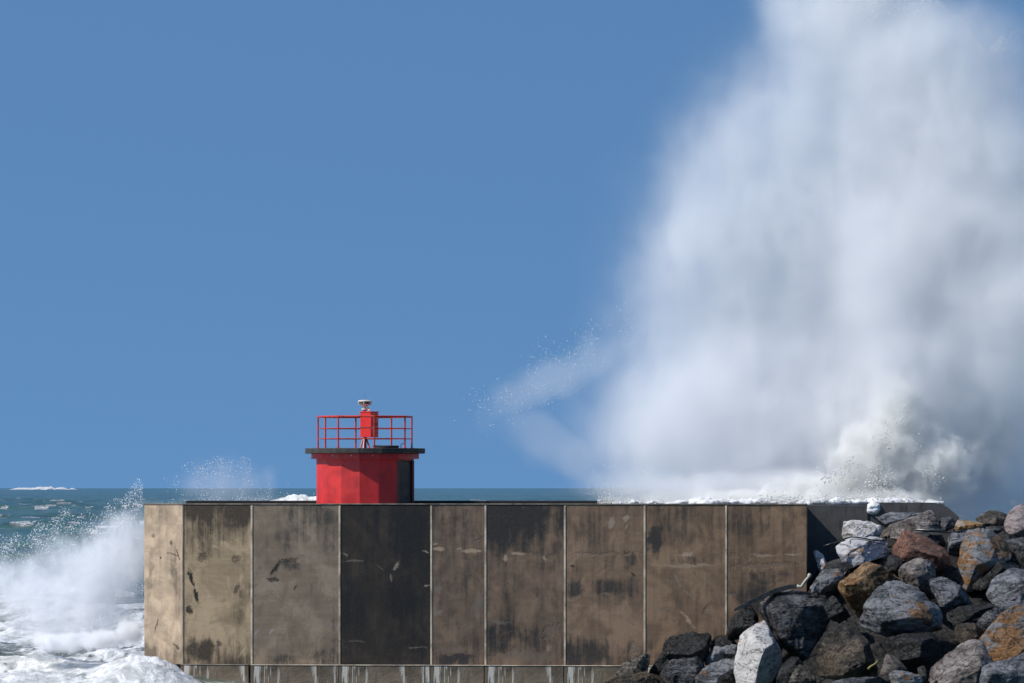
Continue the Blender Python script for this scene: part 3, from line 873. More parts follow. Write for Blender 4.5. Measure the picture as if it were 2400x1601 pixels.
# crop, outline in crop pixels, material, label, depth shift towards the camera (m), roughness of shape
BOULD = [
    ('E', [(330, 300), (345, 255), (400, 248), (480, 255), (550, 250), (630, 290), (640, 350), (560, 400), (420, 400), (300, 425), (318, 340)], 'white', 'crusted white boulder under the black cable, topmost left of the heap', -.3, 1.0),
    ('E', [(280, 450), (310, 420), (420, 385), (560, 385), (700, 410), (710, 510), (560, 560), (430, 600), (380, 628), (320, 590), (312, 500)], 'pale', 'pale lilac grey boulder with an orange lower edge left of the red boulder', .35, .9),
    ('E', [(575, 245), (700, 190), (880, 165), (1010, 178), (1000, 230), (820, 285), (640, 300)], 'blue', 'flat blue grey slab lying against the dark rear wall', -1.0, .7),
    ('E', [(560, 365), (640, 320), (720, 290), (830, 280), (940, 240), (1040, 170), (1090, 185), (1115, 235), (1125, 320), (940, 345), (820, 345), (700, 370)], 'taupe', 'peaked taupe boulder directly behind the red boulder', -.4, 1.0),
    ('E', [(1090, 225), (1130, 205), (1195, 205), (1255, 240), (1235, 295), (1180, 335), (1110, 325)], 'dark', 'small glossy dark boulder right of the peaked taupe one', -.5, 1.0),
    ('E', [(685, 430), (715, 370), (760, 330), (850, 325), (930, 340), (1050, 400), (1140, 460), (1185, 540), (1215, 640), (1150, 680), (960, 640), (830, 615), (760, 575), (700, 520)], 'red', 'large rust red boulder in the middle of the heap top', .9, .8),
    ('E', [(1185, 335), (1240, 260), (1260, 235), (1400, 235), (1478, 245), (1462, 290), (1380, 325), (1290, 340)], 'tan', 'flat tan and orange slab left of the ridged brown top boulder', -.6, .7),
    ('E', [(1400, 235), (1480, 190), (1540, 165), (1620, 175), (1680, 195), (1700, 300), (1500, 310), (1450, 270)], 'olive', 'ridged brown grey boulder on the skyline left of the round pink one', -.9, .9),
    ('E', [(1640, 330), (1645, 260), (1680, 180), (1740, 125), (1808, 95), (1900, 110), (1980, 200), (1990, 330), (1900, 390), (1808, 385), (1660, 385)], 'pink', 'big rounded pinkish boulder at the right edge of the heap top', -.2, .35),
    ('E', [(1665, 385), (1808, 375), (1930, 390), (1920, 500), (1800, 540), (1690, 510)], 'dark', 'dark layered boulder beneath the round pink one', .1, 1.0),
    ('E', [(1470, 320), (1500, 290), (1640, 295), (1650, 350), (1560, 365), (1460, 345)], 'dark', 'small dark stone wedged below the ridged brown top boulder', -.5, 1.0),
    ('E', [(1140, 460), (1190, 345), (1300, 335), (1430, 318), (1400, 380), (1330, 430), (1315, 480), (1212, 542)], 'blue', 'bluish slab stone standing right of the red boulder', .0, .8),
    ('E', [(1300, 480), (1340, 385), (1360, 330), (1450, 318), (1650, 350), (1700, 450), (1710, 510), (1580, 540), (1430, 600), (1420, 700), (1385, 790), (1340, 797), (1258, 700), (1285, 570)], 'slab', 'big orange edged block with a grey top below the tan slab', .8, .7),
    ('E', [(1390, 790), (1430, 590), (1560, 535), (1720, 515), (1830, 540), (1560, 720), (1470, 800)], 'black', 'stone under the orange edged block, coloured black for the shade', .2, .9),  # shade below the block is put into black rock
    ('E', [(1432, 720), (1500, 690), (1620, 610), (1808, 540), (1950, 560), (1990, 800), (1920, 970), (1700, 975), (1640, 935), (1560, 915), (1510, 850)], 'blue', 'large blue grey banded boulder at the right edge', 1.0, .8),
    ('E', [(263, 775), (330, 700), (440, 600), (540, 520), (600, 488), (680, 515), (760, 565), (838, 600), (800, 710), (720, 750), (640, 800), (540, 920), (440, 1065), (400, 1062), (330, 950), (318, 850)], 'ochre', 'golden brown jagged boulder in front of the pale lilac one', 1.2, 1.2),
    ('E', [(800, 725), (840, 608), (950, 568), (1080, 573), (1158, 625), (1120, 700), (1100, 880), (1000, 870), (900, 800)], 'taupe', 'pitted pinkish grey boulder below the red boulder', 1.2, 1.2),
    ('E', [(1040, 740), (1140, 690), (1230, 740), (1340, 815), (1412, 890), (1340, 975), (1230, 1020), (1120, 940), (1080, 860)], 'blue', 'medium blue grey boulder right of the pitted pinkish one', 1.0, 1.0),
    ('E', [(428, 1072), (500, 1000), (600, 830), (700, 740), (800, 738), (920, 800), (1100, 940), (1142, 1010), (1110, 1100), (960, 1160), (830, 1218), (700, 1175), (560, 1095)], 'slate', 'largest dark grey striped boulder at the centre of the heap', 1.7, 1.0),
    ('E', [(78, 1360), (150, 1250), (280, 1068), (380, 1063), (540, 1108), (588, 1180), (590, 1300), (600, 1500), (520, 1640), (150, 1640), (108, 1450)], 'brown', 'wet dark brown boulder with an angular pale edge near the bottom', 1.8, .9),
    ('E', [(62, 780), (110, 720), (200, 648), (300, 640), (345, 690), (300, 780), (265, 850), (130, 865), (80, 830)], 'slate', 'small grey green stone left of the golden brown boulder', .2, 1.2),
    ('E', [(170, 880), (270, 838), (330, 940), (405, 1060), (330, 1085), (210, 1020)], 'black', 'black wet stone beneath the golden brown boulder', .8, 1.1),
    ('E', [(88, 478), (118, 478), (160, 520), (196, 585), (214, 660), (160, 690), (128, 600)], 'pale', 'narrow pale stone standing in for falling white water in the shaded corner by the wall', -.3, 1.0),  # rock shape stands in for a streak of white water
    ('E', [(615, 1515), (690, 1318), (765, 1360), (870, 1455), (800, 1540), (690, 1560)], 'olive', 'smooth olive grey stone low in the shaded gap', 1.0, .5),
    ('E', [(722, 1492), (770, 1442), (850, 1433), (930, 1480), (965, 1568), (940, 1660), (760, 1660)], 'slate', 'small stone with white speckles at the bottom edge', 1.9, 1.1),
    ('E', [(230, 1575), (400, 1530), (560, 1540), (700, 1508), (700, 1560), (560, 1640), (240, 1680)], 'dark', 'flat dark slab along the bottom edge', 2.2, .8),
    ('E', [(998, 1440), (1080, 1340), (1160, 1300), (1210, 1243), (1430, 1208), (1490, 1290), (1540, 1400), (1500, 1500), (1400, 1680), (1000, 1680)], 'taupe', 'broad brown grey boulder at the bottom right', 2.0, .9),
    ('E', [(1430, 1212), (1560, 1090), (1620, 1050), (1740, 948), (1808, 950), (1960, 1000), (1980, 1290), (1720, 1390), (1545, 1430), (1480, 1310)], 'slab', 'wedge shaped grey boulder with an orange brown right side', 1.6, .9),
    ('E', [(1320, 1590), (1420, 1490), (1530, 1420), (1700, 1378), (1808, 1330), (1960, 1300), (1980, 1690), (1300, 1690)], 'blue', 'blue grey boulder filling the bottom right corner', 2.4, .9),
    ('E', [(1428, 1085), (1480, 1000), (1560, 953), (1660, 978), (1680, 1020), (1570, 1110), (1470, 1170)], 'dark', 'small dark stone left of the wedge shaped boulder', .9, 1.1),
    ('E', [(1215, 1230), (1250, 1100), (1400, 1078), (1455, 1130), (1440, 1200), (1300, 1260)], 'brown', 'dim brown stone deep in the gap behind the broad brown grey boulder', .6, 1.0),
    ('E', [(1180, 1010), (1280, 950), (1420, 928), (1560, 928), (1510, 1000), (1380, 1050), (1200, 1100)], 'black', 'flat black stone below the medium blue grey boulder', .4, .9),
    ('E', [(945, 1450), (990, 1428), (1015, 1500), (995, 1570), (950, 1520)], 'olive', 'tiny olive stone squeezed left of the broad brown grey boulder', 1.7, .9),
    ('D', [(1493, 935), (1560, 880), (1700, 830), (1800, 806), (1890, 818), (1950, 860), (2050, 900), (2090, 970), (2060, 1090), (1950, 1260), (1930, 1345), (1830, 1385), (1720, 1290), (1640, 1190), (1580, 1100), (1500, 1000)], 'dark', 'massive black boulder with white speckles right of the white one', 1.2, .8),
    ('D', [(1323, 1090), (1350, 1060), (1420, 1014), (1500, 1017), (1532, 1090), (1572, 1180), (1625, 1260), (1685, 1370), (1690, 1450), (1610, 1530), (1540, 1640), (1290, 1640), (1278, 1430), (1308, 1330)], 'white', 'bright white upright boulder in the front left of the heap', 2.3, .8),
    ('D', [(1283, 980), (1380, 920), (1480, 888), (1505, 940), (1500, 1030), (1420, 1060), (1340, 1150), (1270, 1220), (1222, 1170), (1250, 1080)], 'black', 'rough black boulder under the leaning plank', .5, 1.4),
    ('D', [(700, 1260), (760, 1200), (830, 1150), (950, 1118), (1040, 1148), (1085, 1190), (1080, 1290), (1030, 1390), (870, 1330), (740, 1330)], 'black', 'rough black boulder against the wall below the slanting marks', .3, 1.4),
    ('D', [(1070, 1195), (1150, 1180), (1310, 1192), (1330, 1250), (1310, 1290), (1070, 1290)], 'black', 'dark low block left of the bright white boulder', .3, .9),
    ('D', [(688, 1510), (760, 1380), (840, 1298), (920, 1288), (985, 1340), (1025, 1430), (1015, 1510), (960, 1590), (850, 1640), (700, 1600)], 'dark', 'dark speckled boulder in the front of the wall foot', 1.3, 1.0),
    ('D', [(1028, 1340), (1100, 1290), (1250, 1253), (1315, 1258), (1315, 1330), (1200, 1370), (1090, 1430), (1030, 1430)], 'slate', 'dull grey stone behind the front grey ridged boulder', .9, 1.0),
    ('D', [(940, 1590), (1040, 1450), (1150, 1380), (1290, 1318), (1310, 1450), (1310, 1660), (950, 1660)], 'slate', 'ridged grey boulder just left of the bright white one', 1.9, 1.2),
    ('D', [(250, 1525), (370, 1440), (450, 1380), (560, 1338), (592, 1350), (590, 1430), (520, 1510), (400, 1550), (290, 1570)], 'olive', 'crumbly brown stone at the left tip of the heap', .8, 1.5),
    ('D', [(150, 1590), (260, 1550), (400, 1515), (520, 1478), (640, 1480), (770, 1530), (780, 1680), (160, 1680)], 'brown', 'low wet brown boulder at the bottom left tip of the heap', 1.6, 1.2),
    ('D', [(595, 1490), (690, 1330), (780, 1278), (815, 1320), (740, 1430), (680, 1510)], 'black', 'black sloping stone between the wall and the dark speckled boulder', .2, 1.0),
    ('D', [(1700, 1600), (1800, 1450), (1830, 1418), (1900, 1470), (1945, 1550), (1970, 1660), (1690, 1660)], 'olive', 'pointed olive brown stone on the bottom edge right of the white boulder', 2.1, 1.0),
    ('E', [(600, 1190), (830, 1215), (965, 1165), (1130, 1120), (1180, 1260), (1020, 1400), (860, 1450), (690, 1320)], 'black', 'black filler boulder added for the deep shade under the striped one', .5, .9),  # fills a shaded gap, its darkness put into the stone colour
    ('E', [(1540, 360), (1600, 320), (1760, 330), (1880, 420), (1840, 540), (1650, 500)], 'black', 'black filler stone added to darken the hollow below the round pink boulder', -.7, .9),  # this and the following fillers are added to darken bright gaps
    ('E', [(1590, 490), (1720, 460), (1850, 480), (1990, 540), (1980, 680), (1760, 660), (1640, 600)], 'black', 'black filler stone added to darken the gap behind the large banded boulder at the right edge', -.4, .9),
    ('E', [(640, 560), (740, 520), (840, 560), (850, 680), (740, 720), (640, 680)], 'black', 'black filler stone added to darken the gap under the red boulder', .5, .9),
    ('D', [(1600, 1400), (1700, 1350), (1820, 1360), (1920, 1420), (1900, 1620), (1640, 1640)], 'black', 'black filler stone added as shade right of the bright white boulder', 1.1, .9),
    ('E', [(230, 600), (300, 560), (420, 600), (330, 720), (200, 700)], 'black', 'black filler stone added to darken the corner behind the golden brown boulder', -.2, .9),
    ('E', [(930, 345), (1060, 335), (1180, 350), (1190, 430), (1130, 470), (1040, 420)], 'black', 'black filler stone added to darken the hollow behind the red boulder', -.1, .8),
]


def make_boulder(idx, crop, outline, mat, label, dy, rug):
    ox, oy, s = CROP[crop]
    rnd = random.Random(100 + idx)
    pts = [(ox + x * s, oy + y * s) for x, y in outline]
    mx, my = sum(p[0] for p in pts) / len(pts), sum(p[1] for p in pts) / len(pts)
    gr = 1.07 if rug > .5 else 1.0
    pts = [(mx + (x - mx) * gr, my + (y - my) * gr) for x, y in pts]
    cx = sum(p[0] for p in pts) / len(pts)
    cy = sum(p[1] for p in pts) / len(pts)
    k = cx - 1200
    Y = 97.0
    for _ in range(12):
        X = k * (Y + BACK) / F
        hz = float(bank_h(X))
        Y = (CAMZ - BACK * (cy - HZ) / F - hz + 53.9 + .35) / ((cy - HZ) / F + .55)
    Y = min(Y, 99.6)
    if cx < 1892:
        Y = min(Y, 96.9)
    Y -= dy * .8
    sc_ = (Y + BACK) / F
    w = (max(p[0] for p in pts) - min(p[0] for p in pts)) * sc_
    h = (max(p[1] for p in pts) - min(p[1] for p in pts)) * sc_
    t = .55 * math.sqrt(w * h) + .12 * max(w, h)
    C0 = P(cx, cy, Y)
    hh = max(1e-3, h / 2)
    bm = bmesh.new()
    V = []
    for p in pts:
        q = P(p[0], p[1], Y)
        rel = (q.z - C0.z) / hh
        V.append(q + Vector((0, .30 * t * rel + rnd.uniform(-.12, .12) * t, 0)))
    # interior front corners make the facets; a few big ones, one of them usually a high ridge
    nf = 3 if len(pts) < 10 else 4
    a0 = rnd.uniform(0, 6.28)
    for i in range(nf):
        a = a0 + 6.283 * i / nf + rnd.uniform(-.4, .4)
        rr = rnd.uniform(.22, .52)
        qx, qz = rr * math.cos(a) * w / 2, rr * math.sin(a) * h / 2
        V.append(C0 + Vector((qx, -t * rnd.uniform(.55, .95) + .35 * t * (qz / hh), qz)))
    V.append(C0 + Vector((rnd.uniform(-.15, .15) * w, -.55 * t, -.40 * h)))
    for p in pts[::2]:
        q = P(cx + (p[0] - cx) * .72, cy + (p[1] - cy) * .72, Y)
        V.append(q + Vector((0, t * rnd.uniform(.55, .9), -.1 * h)))
    for v in V:
        bm.verts.new(v - C0)
    r = bmesh.ops.convex_hull(bm, input=bm.verts[:])
    bmesh.ops.delete(bm, geom=list({g for g in r['geom_interior'] + r['geom_unused'] if isinstance(g, bmesh.types.BMVert)}), context='VERTS')
    size = math.sqrt(w * h)
    vox = min(.062, max(.026, size / 42))
    me = remeshed(bm, vox)
    smooth_mesh(me, 1 if rug > .5 else 14, .5)
    co, no = get_co(me), get_no(me)
    q = co + np.array(C0)[None] * 1.0
    lf = .075 * size
    co = co + no * (lf * fbm(q * (1.5 / size), 3, idx) * rug)[:, None]
    if rug > .5:                                         # split faces: flat cleavage planes
        for _ in range(7):
            nv = np.array([rnd.gauss(-.15, .8), rnd.gauss(-.75, .5), rnd.gauss(.25, .7)])
            nv /= np.linalg.norm(nv)
            pr = co @ nv
            lim = np.quantile(pr, rnd.uniform(.76, .94))
            over = np.maximum(pr - lim, 0)
            co = co - nv[None] * (over * .93)[:, None]
        set_co(me, co)
        smooth_mesh(me, 1, .35)
        co, no = get_co(me), get_no(me)
        q = co + np.array(C0)[None]
    d = np.zeros(len(co))
    ax = np.array([rnd.uniform(-.5, .5), rnd.uniform(-.3, .3), 1.0]); ax /= np.linalg.norm(ax)
    s1 = q @ ax + .25 * fbm(q * 1.1, 3, idx + 3)
    st = s1 * (3.2 / max(.7, size ** .5))
    fr = st - np.floor(st)
    d += -.014 * rug * size ** .5 * np.exp(-((fr - .5) / .10) ** 2) * (vnoise(q * 1.3 + np.floor(st)[:, None] * 5, idx) > -.25)
    d += .050 * rug * size ** .5 * np.minimum(fbm(q * 2.2, 4, idx + 9, True), .45)
    d += .030 * rug * fbm(q * 6.5, 3, idx + 21)
    set_co(me, co + no * d[:, None])
    me.shade_smooth()
    me.name = 'boulder'
    me.materials.clear()
    me.materials.append(ROCK[mat])
    o = bpy.data.objects.new('boulder', me)
    o.location = C0
    link(o)
    tag(o, label, 'boulder', 'boulders heaped right of the wall')
    return o


for i, b in enumerate(BOULD):
    make_boulder(i, *b)

# ------------------------------------------------------------------ drift timber, cables, reed
bm = bmesh.new()
E = lambda x, y, Y: P(1880 + x * .2876, 1150 + y * .2876, Y)
D_ = lambda x, y, Y: P(1350 + x * .2876, 1150 + y * .2876, Y)
YP = 95.4
pts = [D_(1285, 975, YP), D_(1400, 915, YP + .1), D_(1500, 870, YP + .25), D_(1620, 815, YP + .4), D_(1740, 782, YP + .5), D_(1850, 775, YP + .6)]
ends = [.05, .075, .085, .09, .085, .06]
vs_ = []
for p, e in zip(pts, ends):
    ring = [p + Vector((0, -.16, e)), p + Vector((0, .16, e)), p + Vector((0.02, .16, -e)), p + Vector((0.02, -.16, -e))]
    vs_.append([bm.verts.new(q) for q in ring])
for A, B in zip(vs_, vs_[1:]):
    for k in range(4):
        bm.faces.new((A[k], A[(k + 1) % 4], B[(k + 1) % 4], B[k]))
bm.faces.new(vs_[0][::-1]); bm.faces.new(vs_[-1])
bmesh.ops.bevel(bm, geom=bm.edges[:], offset=.02, segments=2, affect='EDGES')
o = obj('drift_plank', bm, WOOD)
tag(o, 'dark wet timber plank leaning over the black boulder by the wall', 'plank')
bm = bmesh.new()
YS = 95.6
add_path(bm, [D_(1800, 775, YS), D_(1835, 785, YS), D_(1870, 735, YS), D_(1895, 705, YS), D_(1903, 690, YS), D_(1907, 676, YS)], [.06, .07, .055, .05, .085, .05], 10)
o = obj('driftwood_stick', bm, PALEWOOD, smooth=True)
tag(o, 'pale knobbed driftwood stick at the upper end of the plank', 'driftwood')
bm = bmesh.new()
YC = 96.9
cpts = [(170, 452), (240, 432), (300, 412), (345, 392), (400, 378), (450, 380), (520, 392), (580, 405), (640, 406), (690, 402)]
add_path(bm, [E(x, y, YC + .0 * i) for i, (x, y) in enumerate(cpts)], .028, 8)
o = obj('cable', bm, BLACKM, smooth=True)
tag(o, 'black cable draped across the white crusted boulder', 'cable')
bm = bmesh.new()
add_path(bm, [E(395, 430, 97.0), E(388, 412, 96.9), E(405, 396, 96.9), E(450, 394, 96.9), E(520, 404, 96.9), E(600, 425, 96.9), E(680, 440, 96.9)], .016, 8)
o = obj('cable', bm, BLACKM, smooth=True)
tag(o, 'thin hooked cable end on the pale lilac boulder', 'cable')
bm = bmesh.new()
add_path(bm, [E(910, 322, 97.6), E(980, 328, 97.6), E(1060, 332, 97.6), E(1130, 335, 97.7), E(1190, 342, 97.8), E(1260, 336, 97.7), E(1340, 322, 97.7), E(1420, 308, 97.8), E(1500, 292, 97.9)], .03, 8)
o = obj('cable', bm, BLACKM, smooth=True)
tag(o, 'black cable running under the tan slab behind the red boulder', 'cable')
bm = bmesh.new()
add_tube(bm, E(930, 318, 97.5), E(1160, 328, 97.55), .04, n=10)
o = obj('metal_bar', bm, STEEL, smooth=True)
tag(o, 'shiny metal bar lying behind the red boulder', 'bar')
bm = bmesh.new()
YB = 88.2
add_path(bm, [E(538, 1455, YB), E(560, 1432, YB), E(590, 1415, YB), E(618, 1390, YB)], [.055, .035, .03, .05], 8)
o = obj('reed_stalk', bm, STRAW, smooth=True)
tag(o, 'short yellow green reed stalk caught beside the wet brown boulder', 'reed')

# ------------------------------------------------------------------ sea
def sea_mesh():
    rows = np.concatenate([np.linspace(-100, 235, 40), np.arange(236, 330, .22), 330 * np.exp(np.linspace(0, math.log(10), 1050)), 3300 * np.exp(np.linspace(.005, math.log(3.6), 260)), 11900 * np.exp(np.linspace(.02, math.log(6), 60))]) - BACK
    a_in = np.linspace(-.115, .115, 660)
    aa = np.concatenate([np.tan(np.linspace(-1.40, -.117, 60)), a_in, np.tan(np.linspace(.117, 1.40, 60))])
    Yg, Ag = np.meshgrid(rows, aa, indexing='ij')
    Xg = np.maximum(Yg + BACK, 120) * Ag
    x, y = Xg.ravel(), Yg.ravel()
    sp = np.maximum(.1, np.maximum(y + BACK, 120) * .23 / 660)            # local grid spacing
    spY = np.interp(y, rows, np.gradient(rows))
    z = np.zeros_like(x)
    crest = np.zeros_like(x)
    rr = np.random.default_rng(4)
    for k in range(46):
        L = 3.2 * (34 / 3.2) ** (k / 45) * rr.uniform(.9, 1.1)
        th = R(-100 + rr.normal(0, 26))                          # running towards the camera
        ph = rr.uniform(0, 6.28)
        amp = .021 * L ** .93 / 2.2
        kx, ky = math.cos(th) * 6.283 / L, math.sin(th) * 6.283 / L
        fade = np.clip((L / np.maximum(sp, spY) - 2.2) / 2.5, 0, 1)
        c = np.cos(kx * x + ky * y + ph)
        z += fade * amp * c
        crest += amp * c * np.clip(fade, .35, 1)
    for k in range(9):                                           # longer swell, seen far out
        L = 38 * (150 / 38) ** (k / 8)
        th = R(-100 + rr.normal(0, 20))
        ph = rr.uniform(0, 6.28)
        kx, ky = math.cos(th) * 6.283 / L, math.sin(th) * 6.283 / L
        fade = np.clip((L / np.maximum(sp, spY) - 2.2) / 2.5, 0, 1) * np.clip((y - 180) / 500, 0, 1)
        c = np.cos(kx * x + ky * y + ph + .8 * np.sin(.011 * x + k))
        z += fade * .0042 * L * c
        crest += .12 * c * fade
    near = np.exp(-((np.clip(y - 150, 0, None)) / 110) ** 2)
    p3 = np.stack([x * .42, y * .40, 0 * x], 1)
    ch = fbm(p3, 5, 2, True)
    left = 1 / (1 + np.exp((x + 10.0) / 1.2))
    surf = near * left
    tame = np.exp(-(np.clip(y - 101, 0, None) / 5) ** 2) * left
    z = z * (1 - .75 * tame) + surf * (.27 * ch + .10) * (1 - .5 * tame)
    calm = (1 - left) * np.exp(-(np.clip(y - 100, 0, None) / 14) ** 2)
    z = z * (1 - .75 * calm) - .42 * calm
    fine3 = np.stack([x * 2.2, y * 1.1, 0 * x + 7], 1)
    msk = (y < 360) & (y > 90) & (x < -6)
    add = np.zeros_like(x)
    add[msk] = .06 * fbm(fine3[msk], 4, 8, True)
    z += add * surf
    # surge heaped in front of the seaward end of the wall
    lump = fbm(np.stack([x * .9, y * .8, 0 * x], 1), 5, 31, True)
    tip = 1 / (1 + np.exp((x + 12.6) / .35))
    sg = tip * np.exp(-((y - 97.6) / 2.4) ** 2) * (.45 + .55 * np.exp(-((x + 14.4) / 2.0) ** 2))
    z += sg * (.98 + .24 * lump)
    # a distant breaking crest on the skyline at the far left
    b1 = np.exp(-((x + 1445) / 62) ** 4 - ((y - 19500) / 900) ** 2) + .6 * np.exp(-((x + 1395) / 22) ** 2 - ((y - 19500) / 900) ** 2)
    z += b1 * (8.5 + 9 * fbm(np.stack([x * .09, y * .001, 0 * x], 1), 4, 3))
    # foam amount
    foam = surf * (.58 + .50 * fbm(np.stack([x * .22, y * .055, 0 * x + 2], 1), 5, 12) + .25 * ch)
    foam = np.maximum(foam, np.clip(sg * 4.0, 0, 1) * (.72 + .40 * lump))
    foam = np.maximum(foam, np.clip(b1 * 1.6, 0, 1))
    caps = np.clip((crest - .75) * 3.0, 0, 1) * (fbm(np.stack([x * .5, y * .03, 0 * x + 5], 1), 4, 41) > .16)
    foam = np.maximum(foam, .48 * caps * (y > 200))
    behind = np.exp(-((y - 108) / 9) ** 2) * (x > -15)
    foam = np.maximum(foam, behind * (.7 + .4 * ch))
    me = bpy.data.meshes.new('sea')
    nr, nc = len(rows), len(aa)
    verts = np.stack([x, y, z], 1)
    idx = np.arange(nr * nc).reshape(nr, nc)
    q = np.stack([idx[:-1, :-1], idx[:-1, 1:], idx[1:, 1:], idx[1:, :-1]], -1).reshape(-1, 4)
    me.vertices.add(len(verts)); me.vertices.foreach_set('co', verts.astype(np.float32).ravel())
    me.loops.add(q.size); me.loops.foreach_set('vertex_index', q.astype(np.int32).ravel())
    me.polygons.add(len(q)); me.polygons.foreach_set('loop_start', (np.arange(len(q)) * 4).astype(np.int32))
    me.update(calc_edges=True)
    at = me.attributes.new('foam', 'FLOAT', 'POINT')
    at.data.foreach_set('value', np.clip(foam, 0, 1).astype(np.float32))
    me.shade_smooth()
    return me


m, nt = material('sea_water')
pos = nt.n('ShaderNodeNewGeometry').outputs['Position']
fa = nt.n('ShaderNodeAttribute', attribute_name='foam').outputs['Fac']
pn = nt.mapping(pos, sc=(.8, .55, 1))
n1 = nt.noise(pn, 1.6, 8, .68, .9)
n2 = nt.noise(nt.mapping(pos, sc=(.22, .05, 1)), 1.0, 6, .65, .4)
net = nt.math('SUBTRACT', 1.0, nt.math('MULTIPLY', nt.math('ABSOLUTE', nt.math('SUBTRACT', n1, .5)), 5.0), clamp=True)
st = nt.noise(nt.mapping(pos, sc=(.28, .9, 1)), 1.5, 7, .7, 1.2)
fm = nt.math('ADD', fa, nt.math('MULTIPLY', nt.math('SUBTRACT', n1, .5), .9))
fm = nt.math('ADD', fm, nt.math('MULTIPLY', nt.math('SUBTRACT', st, .5), 1.3))
fm = nt.math('ADD', fm, nt.math('MULTIPLY', net, nt.math('MULTIPLY', fa, .35)))
fm = nt.smooth(fm, .46, .78)
n3 = nt.noise(nt.mapping(pos, sc=(.045, .0016, 1)), 1.0, 6, .68, .5)
far = nt.smooth(nt.sep(pos)[1], 300.0, 2200.0)
fm = nt.math('MAXIMUM', fm, nt.math('MULTIPLY', nt.math('MULTIPLY', far, .8), nt.smooth(nt.noise(nt.mapping(pos, loc=(31, 7, 0), sc=(.11, .0022, 1)), 1.0, 6, .7), .70, .76)))
n2 = nt.math('ADD', nt.math('MULTIPLY', n2, .55), nt.math('MULTIPLY', n3, .45))
deep = nt.mix(nt.smooth(n2, .38, .62), (.021, .061, .051), (.066, .135, .108))
churn = nt.mix(nt.smooth(n1, .35, .65), (.13, .135, .11), (.20, .205, .18))
wat = nt.mix(nt.smooth(fa, .08, .40), deep, churn)
c = nt.mix(fm, wat, nt.mix(nt.smooth(n1, .40, .62), (.46, .47, .46), (.80, .80, .80)))
h = nt.math('ADD', nt.math('MULTIPLY', nt.noise(pn, 3.0, 6, .65), .5), nt.math('MULTIPLY', n1, .6))
rg = nt.math('ADD', nt.math('MULTIPLY', fm, .45), .22)
nt.bsdf(c, rg, nt.bump(h, .8, .25), spec=.35)
o = link(bpy.data.objects.new('sea', sea_mesh()))
o.data.materials.append(m)
tag(o, 'rough teal sea with foam running to the horizon', 'sea', kind='structure')

# ------------------------------------------------------------------ foam masses
def foam_mass(name, blobs, vox, mat, label, cat, amp=.18, seed=0, freq=1.0, smooth_it=2):
    bm = bmesh.new()
    for (c, r) in blobs:
        g = bmesh.ops.create_icosphere(bm, subdivisions=2, radius=1.0)
        for v in g['verts']:
            v.co = Vector((c[0] + v.co.x * r[0], c[1] + v.co.y * r[1], c[2] + v.co.z * r[2]))
    me = remeshed(bm, vox)
    smooth_mesh(me, smooth_it)
    co, no = get_co(me), get_no(me)
    d = amp * fbm(co * 1.3 * freq, 5, seed, True) + amp * .5 * fbm(co * 5 * freq, 3, seed + 5)
    set_co(me, co + no * d[:, None])
    me.shade_smooth()
    me.name = name
    me.materials.clear()
    me.materials.append(mat)
    o = link(bpy.data.objects.new(name, me))
    return tag(o, label, cat, kind='stuff')


rb = random.Random(5)
# water washing over the wall top on the right
bl = []
for i in range(200):
    px = rb.uniform(1405, 2200)
    e = min(1, (px - 1400) / 180)
    Y = rb.uniform(101.8, 103.6)
    e *= min(1, (2225 - px) / 60) * (.55 + .45 * math.sin(px * .031) * math.sin(px * .0123 + 1))
    r = rb.uniform(.06, .30) * (.35 + .65 * e)
    bl.append((P(px, 1181 + rb.uniform(-3, 2) - 3 * e, Y), (r * 2.0, r, r * (.28 + .42 * e))))
foam_mass('wash_foam', bl, .05, FOAM, 'bright white wash of foam pouring over the wall top on the right', 'foam', .09, 3, 2.0)
# foam dripping through the notch of the rear wall
bl = [(P(px, py, 101.1), (.16, .25, .12)) for px, py in ((2040, 1188), (2047, 1186), (2053, 1188), (2041, 1197), (2048, 1199), (2054, 1194))]
foam_mass('notch_foam', bl, .035, FOAM, 'foam spilling through the notch in the dark rear wall', 'foam', .05, 9, 2.2)
# white hump behind the wall left of the hut
bl = [(P(px, 1181, 108), (.5, .7, hgt / 62)) for px, hgt in ((655, 8), (672, 14), (690, 21), (708, 21), (726, 17), (745, 18), (765, 14), (640, 5))]
foam_mass('wave_crest', bl, .06, FOAM, 'low white wave crest showing behind the wall left of the hut', 'foam', .07, 6, 1.8)
